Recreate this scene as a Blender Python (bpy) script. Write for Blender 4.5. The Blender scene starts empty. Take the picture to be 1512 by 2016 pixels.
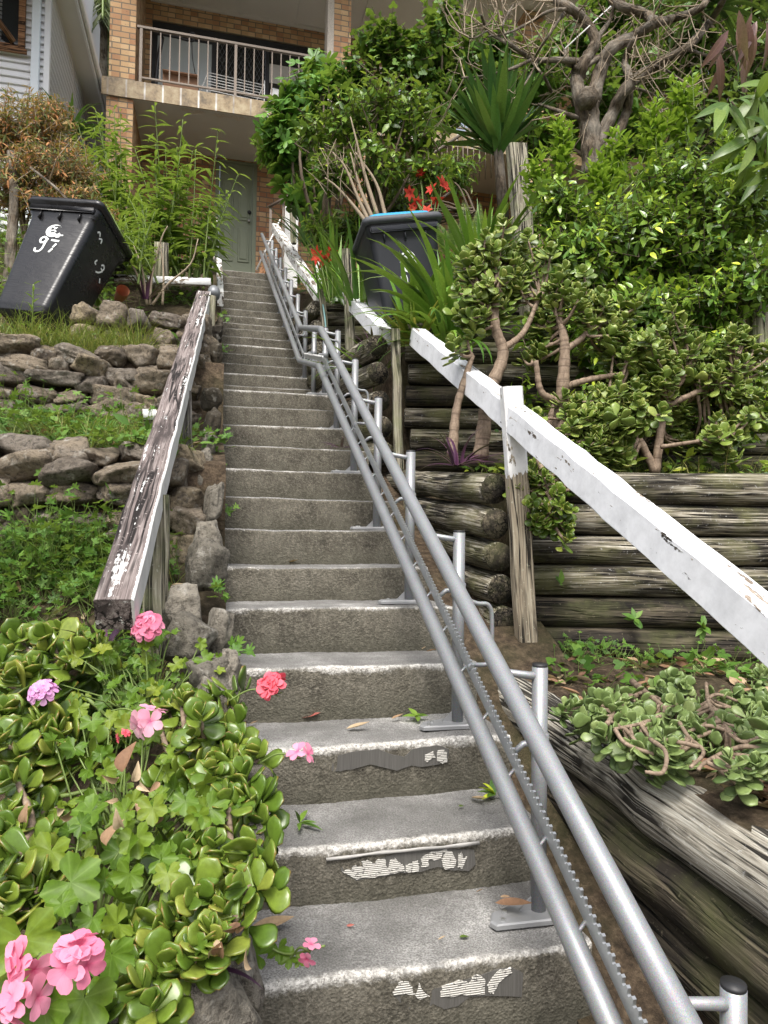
import bpy, math, random
import numpy as np
from mathutils import Matrix, Vector
RNG = np.random.default_rng(11)
random.seed(5)
SC = bpy.context.scene
COL = SC.collection
# ---------------------------------------------------------------- camera frame (eye at the origin, Y runs up the stairs)
CR = np.array([0.9707127879, -0.239855129, 0.01364553])
CU = np.array([-0.01967093, -0.022744833, 0.99954776])
CF = np.array([0.2394362919, 0.9705422143, 0.0267968736])
FOC = 1400.0
def at(px, py, Y=None, X=None, z=None, d=None):
    v = CF + (px-756)/FOC*CR - (py-1008)/FOC*CU
    t = Y/v[1] if Y is not None else X/v[0] if X is not None else z/v[2] if z is not None else d
    return v*t
def nrm(v):
    v = np.asarray(v, float); return v/(np.linalg.norm(v, axis=-1, keepdims=True)+1e-12)
# ---------------------------------------------------------------- scene bookkeeping
def wloc(o):
    l = Vector((0, 0, 0))
    while o is not None:
        l += o.location; o = o.parent
    return np.array(l)
def tag(o, label=None, cat=None, group=None, kind=None):
    if label: o['label'] = label
    if cat: o['category'] = cat
    if group: o['group'] = group
    if kind: o['kind'] = kind
    return o
def thing(name, label, cat, loc, group=None):
    o = bpy.data.objects.new(name, None); COL.objects.link(o)
    o.location = tuple(float(c) for c in loc); o.empty_display_size = .1
    return tag(o, label, cat, group)
def copy_tree(o, parent=None):
    c = o.copy(); COL.objects.link(c)
    if parent is not None: c.parent = parent
    for ch in list(o.children): copy_tree(ch, c)
    return c
class MB:
    """collects geometry, builds ONE mesh object; lc = per-vertex data for the shaders"""
    def __init__(s): s.V = []; s.F = []; s.L = []; s.n = 0
    def add(s, V, faces, lc=None):
        V = np.asarray(V, float).reshape(-1, 3)
        s.V.append(V)
        for f in faces: s.F.append(np.asarray(f, np.int64)+s.n)
        s.L.append(np.zeros((len(V), 3)) if lc is None else np.asarray(lc, float).reshape(-1, 3))
        s.n += len(V)
    def build(s, name, mat, parent=None, smooth=True, origin=None):
        V = np.concatenate(s.V); L = np.concatenate(s.L)
        if parent is not None: o0 = wloc(parent)
        elif origin is not None: o0 = np.asarray(origin, float)
        else: o0 = np.array([V[:, 0].mean(), V[:, 1].mean(), V[:, 2].min()])
        me = bpy.data.meshes.new(name)
        me.vertices.add(len(V)); me.vertices.foreach_set('co', (V-o0).astype(np.float32).ravel())
        flat = []; tot = []
        for f in s.F:
            f = np.atleast_2d(f); flat.append(f.ravel()); tot.append(np.full(len(f), f.shape[1]))
        flat = np.concatenate(flat); tot = np.concatenate(tot)
        st = np.concatenate([[0], np.cumsum(tot)[:-1]])
        me.loops.add(len(flat)); me.loops.foreach_set('vertex_index', flat.astype(np.int32))
        me.polygons.add(len(tot)); me.polygons.foreach_set('loop_start', st.astype(np.int32))
        me.update(calc_edges=True); me.validate()
        me.polygons.foreach_set('use_smooth', np.full(len(me.polygons), smooth))
        if len(me.vertices) == len(L):
            a = me.attributes.new('lc', 'FLOAT_VECTOR', 'POINT'); a.data.foreach_set('vector', L.astype(np.float32).ravel())
        me.materials.append(mat)
        o = bpy.data.objects.new(name, me); COL.objects.link(o)
        if parent is not None: o.parent = parent
        else: o.location = tuple(float(c) for c in o0)
        return o
    # ---- shapes
    def box(s, c, size, R=None, bev=.0):
        hx, hy, hz = [x/2 for x in size]
        b = min(bev, hx*.9, hy*.9, hz*.9)
        if b <= 0:
            P = np.array([[x, y, z] for z in (-hz, hz) for y in (-hy, hy) for x in (-hx, hx)])
            F = [[[0, 2, 3, 1], [4, 5, 7, 6], [0, 1, 5, 4], [2, 6, 7, 3], [0, 4, 6, 2], [1, 3, 7, 5]]]
        else:
            P = []; idx = {}
            for sx in (-1, 1):
                for sy in (-1, 1):
                    for sz in (-1, 1):
                        for a in range(3):
                            p = [sx*(hx-b), sy*(hy-b), sz*(hz-b)]; p[a] += (sx, sy, sz)[a]*b
                            idx[sx, sy, sz, a] = len(P); P.append(p)
            Q = []; T = []
            for a in range(3):
                o1, o2 = [(1, 2), (0, 2), (0, 1)][a]
                for sg in (-1, 1):
                    q = []
                    for s1, s2 in ((-1, -1), (1, -1), (1, 1), (-1, 1)):
                        k = [0, 0, 0]; k[a] = sg; k[o1] = s1; k[o2] = s2; q.append(idx[k[0], k[1], k[2], a])
                    Q.append(q if (sg > 0) != (a == 1) else q[::-1])
            for a in range(3):
                o1, o2 = [(1, 2), (0, 2), (0, 1)][a]
                for s1 in (-1, 1):
                    for s2 in (-1, 1):
                        q = []
                        for sg, fa in ((-1, o1), (1, o1), (1, o2), (-1, o2)):
                            k = [0, 0, 0]; k[a] = sg; k[o1] = s1; k[o2] = s2; q.append(idx[k[0], k[1], k[2], fa])
                        Q.append(q)
            for sx in (-1, 1):
                for sy in (-1, 1):
                    for sz in (-1, 1): T.append([idx[sx, sy, sz, a] for a in range(3)])
            P = np.array(P); F = [Q, T]
        lc = P.copy()
        if R is not None: P = P @ np.asarray(R).T
        s.add(P+np.asarray(c), F, lc+RNG.uniform(0, 40)*np.array([1, 0, 0])); return s
    def sweep(s, pts, prof, ups=(0, 0, 1), caps=True, scale=None, noise=0.):
        """closed profile prof (k,2) swept along pts"""
        pts = np.asarray(pts, float); prof = np.asarray(prof, float); n = len(pts); k = len(prof)
        T = np.gradient(pts, axis=0); T = nrm(T)
        up = np.asarray(ups, float); V = []; L = []; acc = 0; off = RNG.uniform(0, 50)
        prev = None
        for i in range(n):
            if prev is None:
                x = np.cross(T[i], up)
                if np.linalg.norm(x) < 1e-3: x = np.cross(T[i], [0, 1, 0])
            else: x = prev-T[i]*(prev@T[i])
            x = nrm(x); prev = x; y = np.cross(x, T[i])
            sc = 1 if scale is None else scale[i]
            p = prof*sc
            if noise: p = p*(1+RNG.normal(0, noise, (k, 1)))
            V.append(pts[i]+p[:, :1]*x+p[:, 1:]*y)
            if i: acc += np.linalg.norm(pts[i]-pts[i-1])
            L.append(np.column_stack([np.full(k, acc+off), p[:, 0], p[:, 1]]))
        q = []
        for i in range(n-1):
            a = np.arange(k); b = (a+1) % k
            q.append(np.column_stack([i*k+a, i*k+b, (i+1)*k+b, (i+1)*k+a]))
        F = [np.concatenate(q)]
        if caps: F += [np.arange(k)[::-1][None], ((n-1)*k+np.arange(k))[None]]
        s.add(np.concatenate(V), F, np.concatenate(L)); return s
    def tube(s, pts, r, k=10, caps=True, noise=0.):
        th = np.arange(k)*2*np.pi/k; pts = np.asarray(pts, float)
        r = np.full(len(pts), r) if np.isscalar(r) else np.asarray(r, float)
        if len(r) != len(pts): r = np.interp(np.linspace(0, 1, len(pts)), np.linspace(0, 1, len(r)), r)
        return s.sweep(pts, np.column_stack([np.cos(th), np.sin(th)]), caps=caps, scale=r, noise=noise)
    def beam(s, p0, p1, w, h, nseg=1, bev=.006, noise=0., wob=0., up=(0, 0, 1)):
        a, b, c = w/2, h/2, bev
        prof = [(-a+c, -b), (a-c, -b), (a, -b+c), (a, b-c), (a-c, b), (-a+c, b), (-a, b-c), (-a, -b+c)]
        t = np.linspace(0, 1, nseg+1)[:, None]; pts = np.asarray(p0)*(1-t)+np.asarray(p1)*t
        if wob: pts[1:-1] += RNG.normal(0, wob, (nseg-1, 3))
        return s.sweep(pts, prof, noise=noise, ups=up)
    def inst(s, tv, tf, tl, T, Yd, Nh, L, W=None, tint=None):
        """copies of a template leaf: tv (m,3) x across, y along, z up; T base, Yd direction, Nh normal hint"""
        n = len(T); y = nrm(Yd); x = nrm(np.cross(y, Nh)); z = np.cross(x, y)
        L = np.broadcast_to(np.asarray(L, float), (n,)); W = L if W is None else np.broadcast_to(np.asarray(W, float), (n,))
        V = (T[:, None]+tv[None, :, 0:1]*x[:, None]*W[:, None, None]+tv[None, :, 1:2]*y[:, None]*L[:, None, None]
             + tv[None, :, 2:3]*z[:, None]*L[:, None, None])
        m = len(tv); tint = RNG.uniform(0, 1, n) if tint is None else tint
        lc = np.empty((n, m, 3)); lc[:, :, 0] = tint[:, None]; lc[:, :, 1:] = tl[None]
        F = [(np.asarray(f)[None]+(np.arange(n)*m)[:, None, None]).reshape(-1, np.asarray(f).shape[1]) for f in tf]
        s.add(V.reshape(-1, 3), F, lc.reshape(-1, 3)); return s
    def straps(s, base, az, L, W, el, droop, nseg=7, fold=.25, tint=None, taper=1.6):
        """long arching blades"""
        n = len(base); az = np.asarray(az); L = np.broadcast_to(L, (n,)); W = np.broadcast_to(W, (n,))
        el = np.broadcast_to(el, (n,)); droop = np.broadcast_to(droop, (n,))
        tint = RNG.uniform(0, 1, n) if tint is None else tint
        h = np.column_stack([np.cos(az), np.sin(az), 0*az]); side = np.column_stack([-np.sin(az), np.cos(az), 0*az])
        p = np.array(base, float); V = []; Lc = []
        side = nrm(side+RNG.normal(0, .15, (n, 3)))
        for i in range(nseg+1):
            u = i/nseg; e = el-droop*u**1.5
            w = W*(.72+1.1*u-1.82*u**taper if u > 0 else .72); w = np.maximum(w, W*.02)*.5
            t = h*np.cos(e)[:, None]+np.array([0, 0, 1])*np.sin(e)[:, None]
            nn = np.cross(side, t)
            V += [p-side*w[:, None]+nn*(fold*w)[:, None], p.copy(), p+side*w[:, None]+nn*(fold*w)[:, None]]
            Lc += [np.column_stack([tint, np.full(n, u), np.full(n, q)]) for q in (-1., 0., 1.)]
            p = p+t*(L/nseg)[:, None]
        m = 3*(nseg+1); V = np.stack(V, 1).reshape(-1, 3); Lc = np.stack(Lc, 1).reshape(-1, 3)
        f = []
        for i in range(nseg):
            f += [[3*i, 3*i+1, 3*i+4, 3*i+3], [3*i+1, 3*i+2, 3*i+5, 3*i+4]]
        F = (np.array(f)[None]+(np.arange(n)*m)[:, None, None]).reshape(-1, 4)
        s.add(V, [F], Lc); return s
    def rock(s, c, size, R=None, sub=None, ncut=9, rough=.035):
        d, f = ICO; P = d.copy()
        nn = nrm(np.vstack([RNG.normal(0, 1, (ncut, 3)), np.vstack([np.eye(3), -np.eye(3)])+RNG.normal(0, .22, (6, 3))])); h = np.concatenate([RNG.uniform(.66, 1., ncut), RNG.uniform(.62, .80, 6)])
        dots = d@nn.T; lim = np.where(dots > .12, h[None]/np.maximum(dots, .12), 9.)
        r = np.minimum(1.12, np.sort(lim, 1)[:, 0])
        k1, k2 = RNG.normal(0, 1, (2, 5, 3)); ph = RNG.uniform(0, 6, 5)
        for j in range(5): r = r+rough*np.sin(d@(k1[j]*(2+2.2*j))+ph[j])/(1+.3*j)
        P = d*r[:, None]*np.asarray(size)*.66
        if R is not None: P = P@np.asarray(R).T
        s.add(P+np.asarray(c), [f], np.column_stack([np.full(len(P), RNG.uniform()), d[:, 2], d[:, 0]])); return s
def rotz(a): c, s = math.cos(a), math.sin(a); return np.array([[c, -s, 0], [s, c, 0], [0, 0, 1.]])
def roty(a): c, s = math.cos(a), math.sin(a); return np.array([[c, 0, s], [0, 1., 0], [-s, 0, c]])
def rotx(a): c, s = math.cos(a), math.sin(a); return np.array([[1., 0, 0], [0, c, -s], [0, s, c]])
def _ico(sub):
    import bmesh
    bm = bmesh.new(); bmesh.ops.create_icosphere(bm, subdivisions=sub, radius=1)
    v = np.array([w.co[:] for w in bm.verts]); f = np.array([[w.index for w in p.verts] for p in bm.faces]); bm.free(); return nrm(v), f
ICO = _ico(4)
def curve(pts, n):
    """smooth polyline through pts (Catmull-Rom)"""
    P = np.asarray(pts, float); P = np.vstack([2*P[0]-P[1], P, 2*P[-1]-P[-2]]); out = []
    m = len(P)-3; per = max(2, n//m)
    for i in range(m):
        a, b, c, d = P[i:i+4]
        for t in np.linspace(0, 1, per, endpoint=False):
            out.append(.5*((2*b)+(c-a)*t+(2*a-5*b+4*c-d)*t*t+(3*b-a-3*c+d)*t**3))
    out.append(P[-2]); return np.array(out)
# ---------------------------------------------------------------- leaf templates
def leaf_t(w=.4, n=4, p=.8, fold=.12, curl=.15, tip=.9):
    V = []; L = []
    for i in range(n+1):
        u = i/n; hw = w/2*math.sin(math.pi*min(1, max(0, u**p)))**tip if 0 < u < 1 else w*.02
        zc = -curl*u*u
        V += [(-hw, u, zc+fold*hw*2), (0, u, zc), (hw, u, zc+fold*hw*2)]; L += [(u, -1), (u, 0), (u, 1)]
    F = []
    for i in range(n): F += [[3*i, 3*i+1, 3*i+4, 3*i+3], [3*i+1, 3*i+2, 3*i+5, 3*i+4]]
    return np.array(V), [np.array(F)], np.array(L)
def jade_t(w=.62, th=.13, n=7, k=8, curl=.1):
    V = []; L = []
    for i in range(n+1):
        u = i/n; r = (math.sin(math.pi*(u**1.7*.97+.03)))**.62 if u < 1 else .05
        r = max(r, .16 if i == 0 else .06)
        for j in range(k):
            a = 2*math.pi*j/k; x = math.cos(a)*r*w/2
            V.append((x, u, math.sin(a)*th/2*(.5+.5*r)+.16*abs(x)**1.5+curl*u*u)); L.append((u, abs(math.cos(a))*(.45+.55*max(u, .0)) if u < .93 else 1.))
    F = []
    for i in range(n):
        for j in range(k): F.append([i*k+j, i*k+(j+1) % k, (i+1)*k+(j+1) % k, (i+1)*k+j])
    return np.array(V), [np.array(F), np.array([[n*k+j for j in range(k)]])], np.array(L)
def lobed_t(lobes=5, depth=.3, teeth=.05, span=300, wav=.06, cup=.15, nr=3, m=40, sharp=1., stretch=1.):
    """palmate leaf; base at the petiole, spreads around it"""
    V = [(0, 0, 0)]; L = [(0, 0)]; a0 = math.radians(90-span/2)
    for r_ in range(1, nr+1):
        for j in range(m+1):
            t = j/m; a = a0+math.radians(span)*t
            c = abs(math.cos(math.pi*lobes*(t-.5)+(0 if lobes % 2 else math.pi/2)))**sharp
            R = .5*(1-depth+depth*c)*(1+teeth*math.cos(2*math.pi*lobes*3*(t-.5)))
            R *= .8+.2*math.cos((t-.5)*math.pi)
            q = r_/nr; rr = R*q if r_ == nr else R*q*.98
            V.append((math.cos(a)*rr, math.sin(a)*rr*stretch, cup*rr*q+wav*rr*math.sin(a*lobes+r_*.7)*q)); L.append((q, 1-c))
    T = [[0, 1+j, 2+j] for j in range(m)]; Q = []
    for r_ in range(nr-1):
        b0 = 1+r_*(m+1); b1 = b0+m+1
        for j in range(m): Q.append([b0+j, b1+j, b1+j+1, b0+j+1])
    return np.array(V), [np.array(T), np.array(Q)], np.array(L)
def petal_t():
    V = []; L = []
    for i in range(6):
        u = i/5; hw = [.05, .16, .27, .36, .36, .2][i]
        for q in (-1, -.5, 0, .5, 1): V.append((hw*q, u-(.06*q*q if i > 3 else 0)-(.03 if i == 5 and q == 0 else 0), -.18*u*u+.12*abs(q)*hw+.02*math.sin(7*u+q*3))); L.append((u, q))
    F = [[5*i+j, 5*i+j+1, 5*i+6+j, 5*i+5+j] for i in range(5) for j in range(4)]
    return np.array(V), [np.array(F)], np.array(L)
LEAF = leaf_t(.42); LEAFN = leaf_t(.22, 4, curl=.3); LEAFW = leaf_t(.62, 5, p=.75, curl=.12); LEAFS = leaf_t(.45, 3)
JADE = jade_t(.76, .13, curl=.07); JADES = jade_t(n=4, k=6)
GER = lobed_t(5, .27, .07, 318, .13, .24, 4, 60, 1.25); FIG = lobed_t(5, .62, .04, 250, .06, -.1, sharp=.8, stretch=1.25)
IVY = lobed_t(3, .4, .0, 260, .03, .05, nr=2, m=14, stretch=1.3); PARS = lobed_t(5, .6, .12, 230, .08, .05, nr=2, m=22, stretch=1.2)
PETAL = petal_t()
# ---------------------------------------------------------------- node helpers
class N:
    def __init__(s, name):
        s.m = bpy.data.materials.new(name); s.m.use_nodes = True; s.t = s.m.node_tree; s.t.nodes.clear()
        s.out = s.t.nodes.new('ShaderNodeOutputMaterial'); s.p = s('ShaderNodeBsdfPrincipled'); s.t.links.new(s.p.outputs[0], s.out.inputs[0])
    def __call__(s, ty, ins=None, **pr):
        n = s.t.nodes.new(ty)
        for k, v in pr.items(): setattr(n, k, v)
        for k, v in (ins or {}).items(): s.set(n.inputs[k], v)
        return n
    def set(s, i, v):
        if isinstance(v, bpy.types.NodeSocket): s.t.links.new(v, i)
        else: i.default_value = v
    def obj(s): return s('ShaderNodeTexCoord').outputs['Object']
    def geo(s): return s('ShaderNodeNewGeometry')
    def lc(s): return s('ShaderNodeAttribute', attribute_name='lc').outputs['Vector']
    def xyz(s, v): return s('ShaderNodeSeparateXYZ', {0: v}).outputs
    def comb(s, x, y, z): return s('ShaderNodeCombineXYZ', {0: x, 1: y, 2: z}).outputs[0]
    def vm(s, v, k): return s('ShaderNodeVectorMath', {0: v, 1: k}, operation='MULTIPLY').outputs[0]
    def noise(s, v, sc=5., det=4., ro=.55, dis=0.): return s('ShaderNodeTexNoise', {'Vector': v, 'Scale': sc, 'Detail': det, 'Roughness': ro, 'Distortion': dis}).outputs[0]
    def vor(s, v, sc=5., f='F1', out=0): return s('ShaderNodeTexVoronoi', {'Vector': v, 'Scale': sc}, feature=f).outputs[out]
    def ramp(s, f, st, interp='LINEAR'):
        n = s('ShaderNodeValToRGB', {0: f}); c = n.color_ramp; c.interpolation = interp
        while len(c.elements) < len(st): c.elements.new(.5)
        for e, (p, col) in zip(c.elements, st):
            e.position = p; e.color = (*col, 1) if not np.isscalar(col) else (col, col, col, 1)
        return n.outputs[0]
    def mix(s, f, a, b, mode='MIX'):
        n = s('ShaderNodeMix', data_type='RGBA', blend_type=mode); s.set(n.inputs[0], f)
        for i, v in ((6, a), (7, b)): s.set(n.inputs[i], (*v, 1) if isinstance(v, tuple) and len(v) == 3 else v)
        return n.outputs[2]
    def ma(s, op, a, b=0.): 
        n = s('ShaderNodeMath', operation=op); s.set(n.inputs[0], a); s.set(n.inputs[1], b); return n.outputs[0]
    def bump(s, h, st=.3, dist=.01, nrm_=None):
        n = s('ShaderNodeBump', {'Height': h, 'Strength': st, 'Distance': dist})
        if nrm_ is not None: s.set(n.inputs['Normal'], nrm_)
        return n.outputs[0]
    def fin(s, col, rough=.8, nor=None, metal=0., spec=.4):
        s.set(s.p.inputs['Base Color'], (*col, 1) if isinstance(col, tuple) and len(col) == 3 else col)
        s.set(s.p.inputs['Roughness'], rough); s.set(s.p.inputs['Metallic'], metal); s.set(s.p.inputs['Specular IOR Level'], spec)
        if nor is not None: s.set(s.p.inputs['Normal'], nor)
        return s.m
def leafmat(name, cols, rough=.45, trans=.25, mid=None, edge=None, spec=.4, blotch=None, mw=.13):
    n = N(name); x = n.xyz(n.lc()); k = len(cols)
    c = n.ramp(x[0], [(i/(k-1), cc) for i, cc in enumerate(cols)])
    no = n.noise(n.obj(), 75, 3, .7); c = n.mix(.34, c, n.ramp(no, [(.3, .25), (.7, .9)]), 'OVERLAY')
    w = n.ma('ABSOLUTE', x[2])
    if mid is not None: c = n.mix(n.ramp(w, [(0., .5), (mw, 0.)]), c, mid)
    if edge is not None: c = n.mix(n.ramp(w, [(.86, 0.), (1., .42)]), c, edge)
    if blotch is not None: c = n.mix(n.ramp(n.noise(n.obj(), 9, 3), [(.6, 0.), (.72, .8)]), c, blotch)
    n.fin(c, rough, spec=spec)
    if trans:
        t = n('ShaderNodeBsdfTranslucent', {0: n.mix(.35, c, (.5, .62, .08), 'MIX')}); ms = n('ShaderNodeMixShader', {0: trans, 1: n.p.outputs[0], 2: t.outputs[0]})
        n.t.links.new(ms.outputs[0], n.out.inputs[0])
    return n.m
# ---------------------------------------------------------------- materials
def concrete(name, w0, w1):
    n = N(name); o = n.obj(); x = n.xyz(o); g = n.geo().outputs
    nz = n.xyz(g['Normal'])[2]; R3 = n('ShaderNodeObjectInfo').outputs['Random']
    o2 = n('ShaderNodeVectorMath', {0: o, 1: n.comb(n.ma('MULTIPLY', R3, 37.), R3, R3)}, operation='ADD').outputs[0]
    f1 = n.noise(o2, 70, 5, .75); f2 = n.noise(o2, 6, 5, .65); f3 = n.noise(o2, 210, 2); f4 = n.noise(n.vm(o2, (1, 1, .35)), 15, 4, .7); pit = n.vor(o2, 120)
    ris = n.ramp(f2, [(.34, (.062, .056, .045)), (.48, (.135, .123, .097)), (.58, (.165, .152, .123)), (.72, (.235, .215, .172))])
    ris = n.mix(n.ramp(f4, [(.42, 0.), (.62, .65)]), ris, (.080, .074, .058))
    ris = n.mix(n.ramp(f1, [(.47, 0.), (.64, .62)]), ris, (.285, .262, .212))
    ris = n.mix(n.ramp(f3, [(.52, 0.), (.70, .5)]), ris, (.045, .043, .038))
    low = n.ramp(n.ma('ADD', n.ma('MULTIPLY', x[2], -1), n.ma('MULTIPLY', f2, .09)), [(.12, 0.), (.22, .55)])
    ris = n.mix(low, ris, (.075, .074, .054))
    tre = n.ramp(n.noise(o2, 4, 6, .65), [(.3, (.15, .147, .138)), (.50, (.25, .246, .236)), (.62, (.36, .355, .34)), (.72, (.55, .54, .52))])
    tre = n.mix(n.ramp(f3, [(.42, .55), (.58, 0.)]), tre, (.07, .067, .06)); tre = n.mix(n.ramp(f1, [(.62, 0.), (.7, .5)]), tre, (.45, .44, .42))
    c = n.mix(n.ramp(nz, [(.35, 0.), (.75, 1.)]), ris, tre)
    d = n.ma('SQRT', n.ma('ADD', n.ma('MULTIPLY', x[1], x[1]), n.ma('MULTIPLY', x[2], x[2])))
    wear = n.ma('ADD', n.ma('ADD', d, n.ma('MULTIPLY', n.noise(o2, 95, 4, .8), .05)), n.ma('MULTIPLY', n.noise(o2, 7, 3, .6), .06))
    wear = n.ma('ADD', wear, n.ma('MULTIPLY', n.ma('SUBTRACT', R3, .4), .022))
    c = n.mix(n.ramp(wear, [(w0, .95), (w1, .0)]), c, n.mix(n.ramp(f1, [(.35, 0.), (.6, 1.)]), (.26, .25, .225), (.72, .70, .66)))
    c = n.mix(n.ma('MULTIPLY', n.ramp(n.noise(o2, 150, 3, .7), [(.54, 0.), (.64, .75)]), n.ramp(wear, [(w0, 1.), (w1+.01, .0)])), c, (.13, .12, .10))
    h = n.ma('ADD', n.ma('MULTIPLY', f1, .8), n.ma('MULTIPLY', pit, .4))
    return n.fin(c, .9, n.bump(h, .7, .012), spec=.2)
def wood(name, base, dark, lite, moss=None, streak=1., dk=.45, side=None, paint=None, pcov=.5, zmin=None, pnoise=(3, 9), bump=.5):
    n = N(name); l = n.lc(); v1 = n.vm(l, (2.2, 75, 75)); v2 = n.vm(l, (1.6, 11, 11))
    g1 = n.noise(v1, 1.6, 5, .65, .6); g2 = n.noise(v2, 1.3, 4, .6); cr = n.ma('ABSOLUTE', n.ma('SUBTRACT', n.noise(n.vm(l, (1.4, 34, 34)), 1., 2, .5, .4), .5)); pt_ = n.noise(n.vm(l, (2, 5, 5)), 1.5, 3, .6)
    c = n.ramp(g1, [(.33, dark), (.48, base), (.64, lite)])
    c = n.mix(n.ramp(g2, [(dk-.07, .9), (dk+.05, 0.)]), c, n.mix(g1, dark, tuple(x*.45 for x in dark)))
    crack = n.ma('MAXIMUM', n.ramp(cr, [(.022, 0.), (.060, 1.)]), n.ramp(pt_, [(.36, 1.), (.5, 0.)])); c = n.mix(crack, tuple(x*.25 for x in dark), c)
    fl = n.noise(l, 60, 3, .7); c = n.mix(n.ramp(fl, [(.62, 0.), (.72, .55*streak)]), c, tuple(min(.6, x*1.5) for x in lite))
    if moss: c = n.mix(n.ramp(n.noise(l, 4.5, 4, .65), [(.46, 0.), (.68, .7)]), c, moss)
    h = n.ma('ADD', n.ma('MULTIPLY', crack, .9), n.ma('MULTIPLY', g1, .5)); nor = n.bump(h, min(1., bump*1.5), .014); ro = .9
    if paint:
        pn = n.ma('ADD', n.ma('MULTIPLY', n.noise(n.vm(l, (pnoise[0], pnoise[1], pnoise[1])), 1.5, 5, .68), .8), n.ma('MULTIPLY', n.noise(l, 45, 3), .2))
        if zmin is not None:
            z = n.xyz(n.obj())[2]; pn = n.ma('MULTIPLY', pn, n.ramp(n.ma('ADD', z, n.ma('MULTIPLY', fl, .08)), [(0, 0.), (1, 1.)]) if False else n.ma('GREATER_THAN', n.ma('ADD', z, n.ma('MULTIPLY', pn, .25)), zmin+.12))
        m = n.ramp(pn, [(1-pcov-.012, 0.), (1-pcov+.012, 1.)])
        if side is not None: m = n.ma('MAXIMUM', m, n.ma('GREATER_THAN', n.ma('SUBTRACT', n.xyz(l)[1], n.ma('MULTIPLY', fl, .012)), side))
        dirt = n.ramp(n.noise(l, 11, 4, .7), [(.3, .78), (.62, 1.)])
        c = n.mix(m, c, n.mix(1., paint, dirt, 'MULTIPLY')); nor = n.bump(n.ma('ADD', n.ma('MULTIPLY', m, 1.1), n.ma('MULTIPLY', g1, .12)), .45, .004)
        ro = n.ramp(m, [(0, .9), (1, .55)])
    return n.fin(c, ro, nor, spec=.3)
def rockmat(name, cols):
    n = N(name); o = n.obj(); r = n.xyz(n.lc())[0]
    k = len(cols); c = n.ramp(n.ma('ADD', n.ma('MULTIPLY', r, .6), n.ma('MULTIPLY', n.noise(o, 9, 5, .65), .55)), [(.15+.75*i/(k-1), cc) for i, cc in enumerate(cols)])
    f = n.noise(o, 48, 5, .75); c = n.mix(n.ramp(f, [(.36, .75), (.52, 0.)]), c, (.035, .03, .026))
    c = n.mix(n.ramp(n.noise(o, 22, 3, .6), [(.58, 0.), (.72, .6)]), c, (.46, .44, .39))
    return n.fin(c, .92, n.bump(n.ma('ADD', f, n.noise(o, 14, 5, .6)), .75, .03), spec=.2)
def plain(name, col, rough=.5, metal=0., spec=.4, var=.12, bump=0., sc=20):
    n = N(name); o = n.obj(); no = n.noise(o, sc, 4, .6)
    c = n.mix(no, tuple(x*(1-var) for x in col), tuple(min(1, x*(1+var)) for x in col))
    return n.fin(c, rough, n.bump(n.noise(o, sc*6, 3), bump, .004) if bump else None, metal, spec)
def brick(name, c1, c2, mortar):
    n = N(name); x = n.xyz(n.obj()); v = n.comb(n.ma('ADD', x[0], x[1]), x[2], 0.)
    b = n('ShaderNodeTexBrick', {'Vector': v, 'Color1': (*c1, 1), 'Color2': (*c2, 1), 'Mortar': (*mortar, 1), 'Scale': 1., 'Mortar Size': .009, 'Mortar Smooth': .2, 'Bias': 0., 'Brick Width': .24, 'Row Height': .086}, offset=.5)
    cell = n('ShaderNodeTexWhiteNoise', {0: n.comb(n.ma('FLOOR', n.ma('DIVIDE', n.ma('ADD', x[0], x[1]), .12)), n.ma('FLOOR', n.ma('DIVIDE', x[2], .086)), 0.)}, noise_dimensions='3D').outputs[0]
    c = n.mix(.55, b.outputs[0], n.ramp(cell, [(0, (.36, .15, .085)), (.5, (.56, .36, .19)), (1, (.76, .56, .33))]))
    c = n.mix(b.outputs[1], c, (*mortar, 1)); sp = n.noise(n.obj(), 42, 4, .7)
    c = n.mix(n.ramp(sp, [(.60, 0.), (.70, .75)]), c, (.12, .06, .04))
    return n.fin(c, .85, n.bump(n.ma('ADD', n.ma('MULTIPLY', b.outputs[1], -1.2), n.ma('MULTIPLY', sp, .4)), .6, .012), spec=.25)
M = {}
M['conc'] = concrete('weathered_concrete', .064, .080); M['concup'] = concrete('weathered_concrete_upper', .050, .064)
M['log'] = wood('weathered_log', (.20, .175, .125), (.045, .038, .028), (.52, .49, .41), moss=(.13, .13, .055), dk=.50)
M['logtop'] = wood('bleached_log', (.33, .305, .25), (.11, .098, .08), (.55, .53, .46), dk=.40, bump=.9)
M['logdark'] = wood('dark_log', (.085, .07, .05), (.03, .025, .02), (.17, .145, .10), moss=(.075, .08, .03), dk=.5)  # darker brown timber for some logs and the sawn ends
M['post'] = wood('grey_post_timber', (.30, .27, .20), (.09, .08, .062), (.48, .45, .36), moss=(.22, .24, .12), dk=.36)
M['postdark'] = wood('dark_post_timber', (.12, .11, .095), (.035, .032, .03), (.28, .26, .24), dk=.45)
M['white'] = wood('white_painted_timber', (.26, .21, .16), (.09, .07, .055), (.42, .36, .29), paint=(.84, .855, .88), pcov=.60, pnoise=(2.2, 14))
M['whiteold'] = wood('flaking_white_timber', (.26, .21, .16), (.09, .07, .055), (.42, .36, .29), paint=(.82, .82, .80), pcov=.53, pnoise=(3, 14))
M['whitetop'] = wood('half_painted_post', (.30, .25, .18), (.08, .068, .05), (.46, .41, .31), paint=(.82, .82, .81), pcov=.6, zmin=.98, pnoise=(3, 12))
M['leftrail'] = wood('worn_dark_painted_timber', (.155, .125, .118), (.055, .044, .042), (.31, .27, .255), dk=.42, side=.038, paint=(.70, .70, .68), pcov=.405, pnoise=(2.2, 22), streak=1.4, bump=.4)
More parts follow.
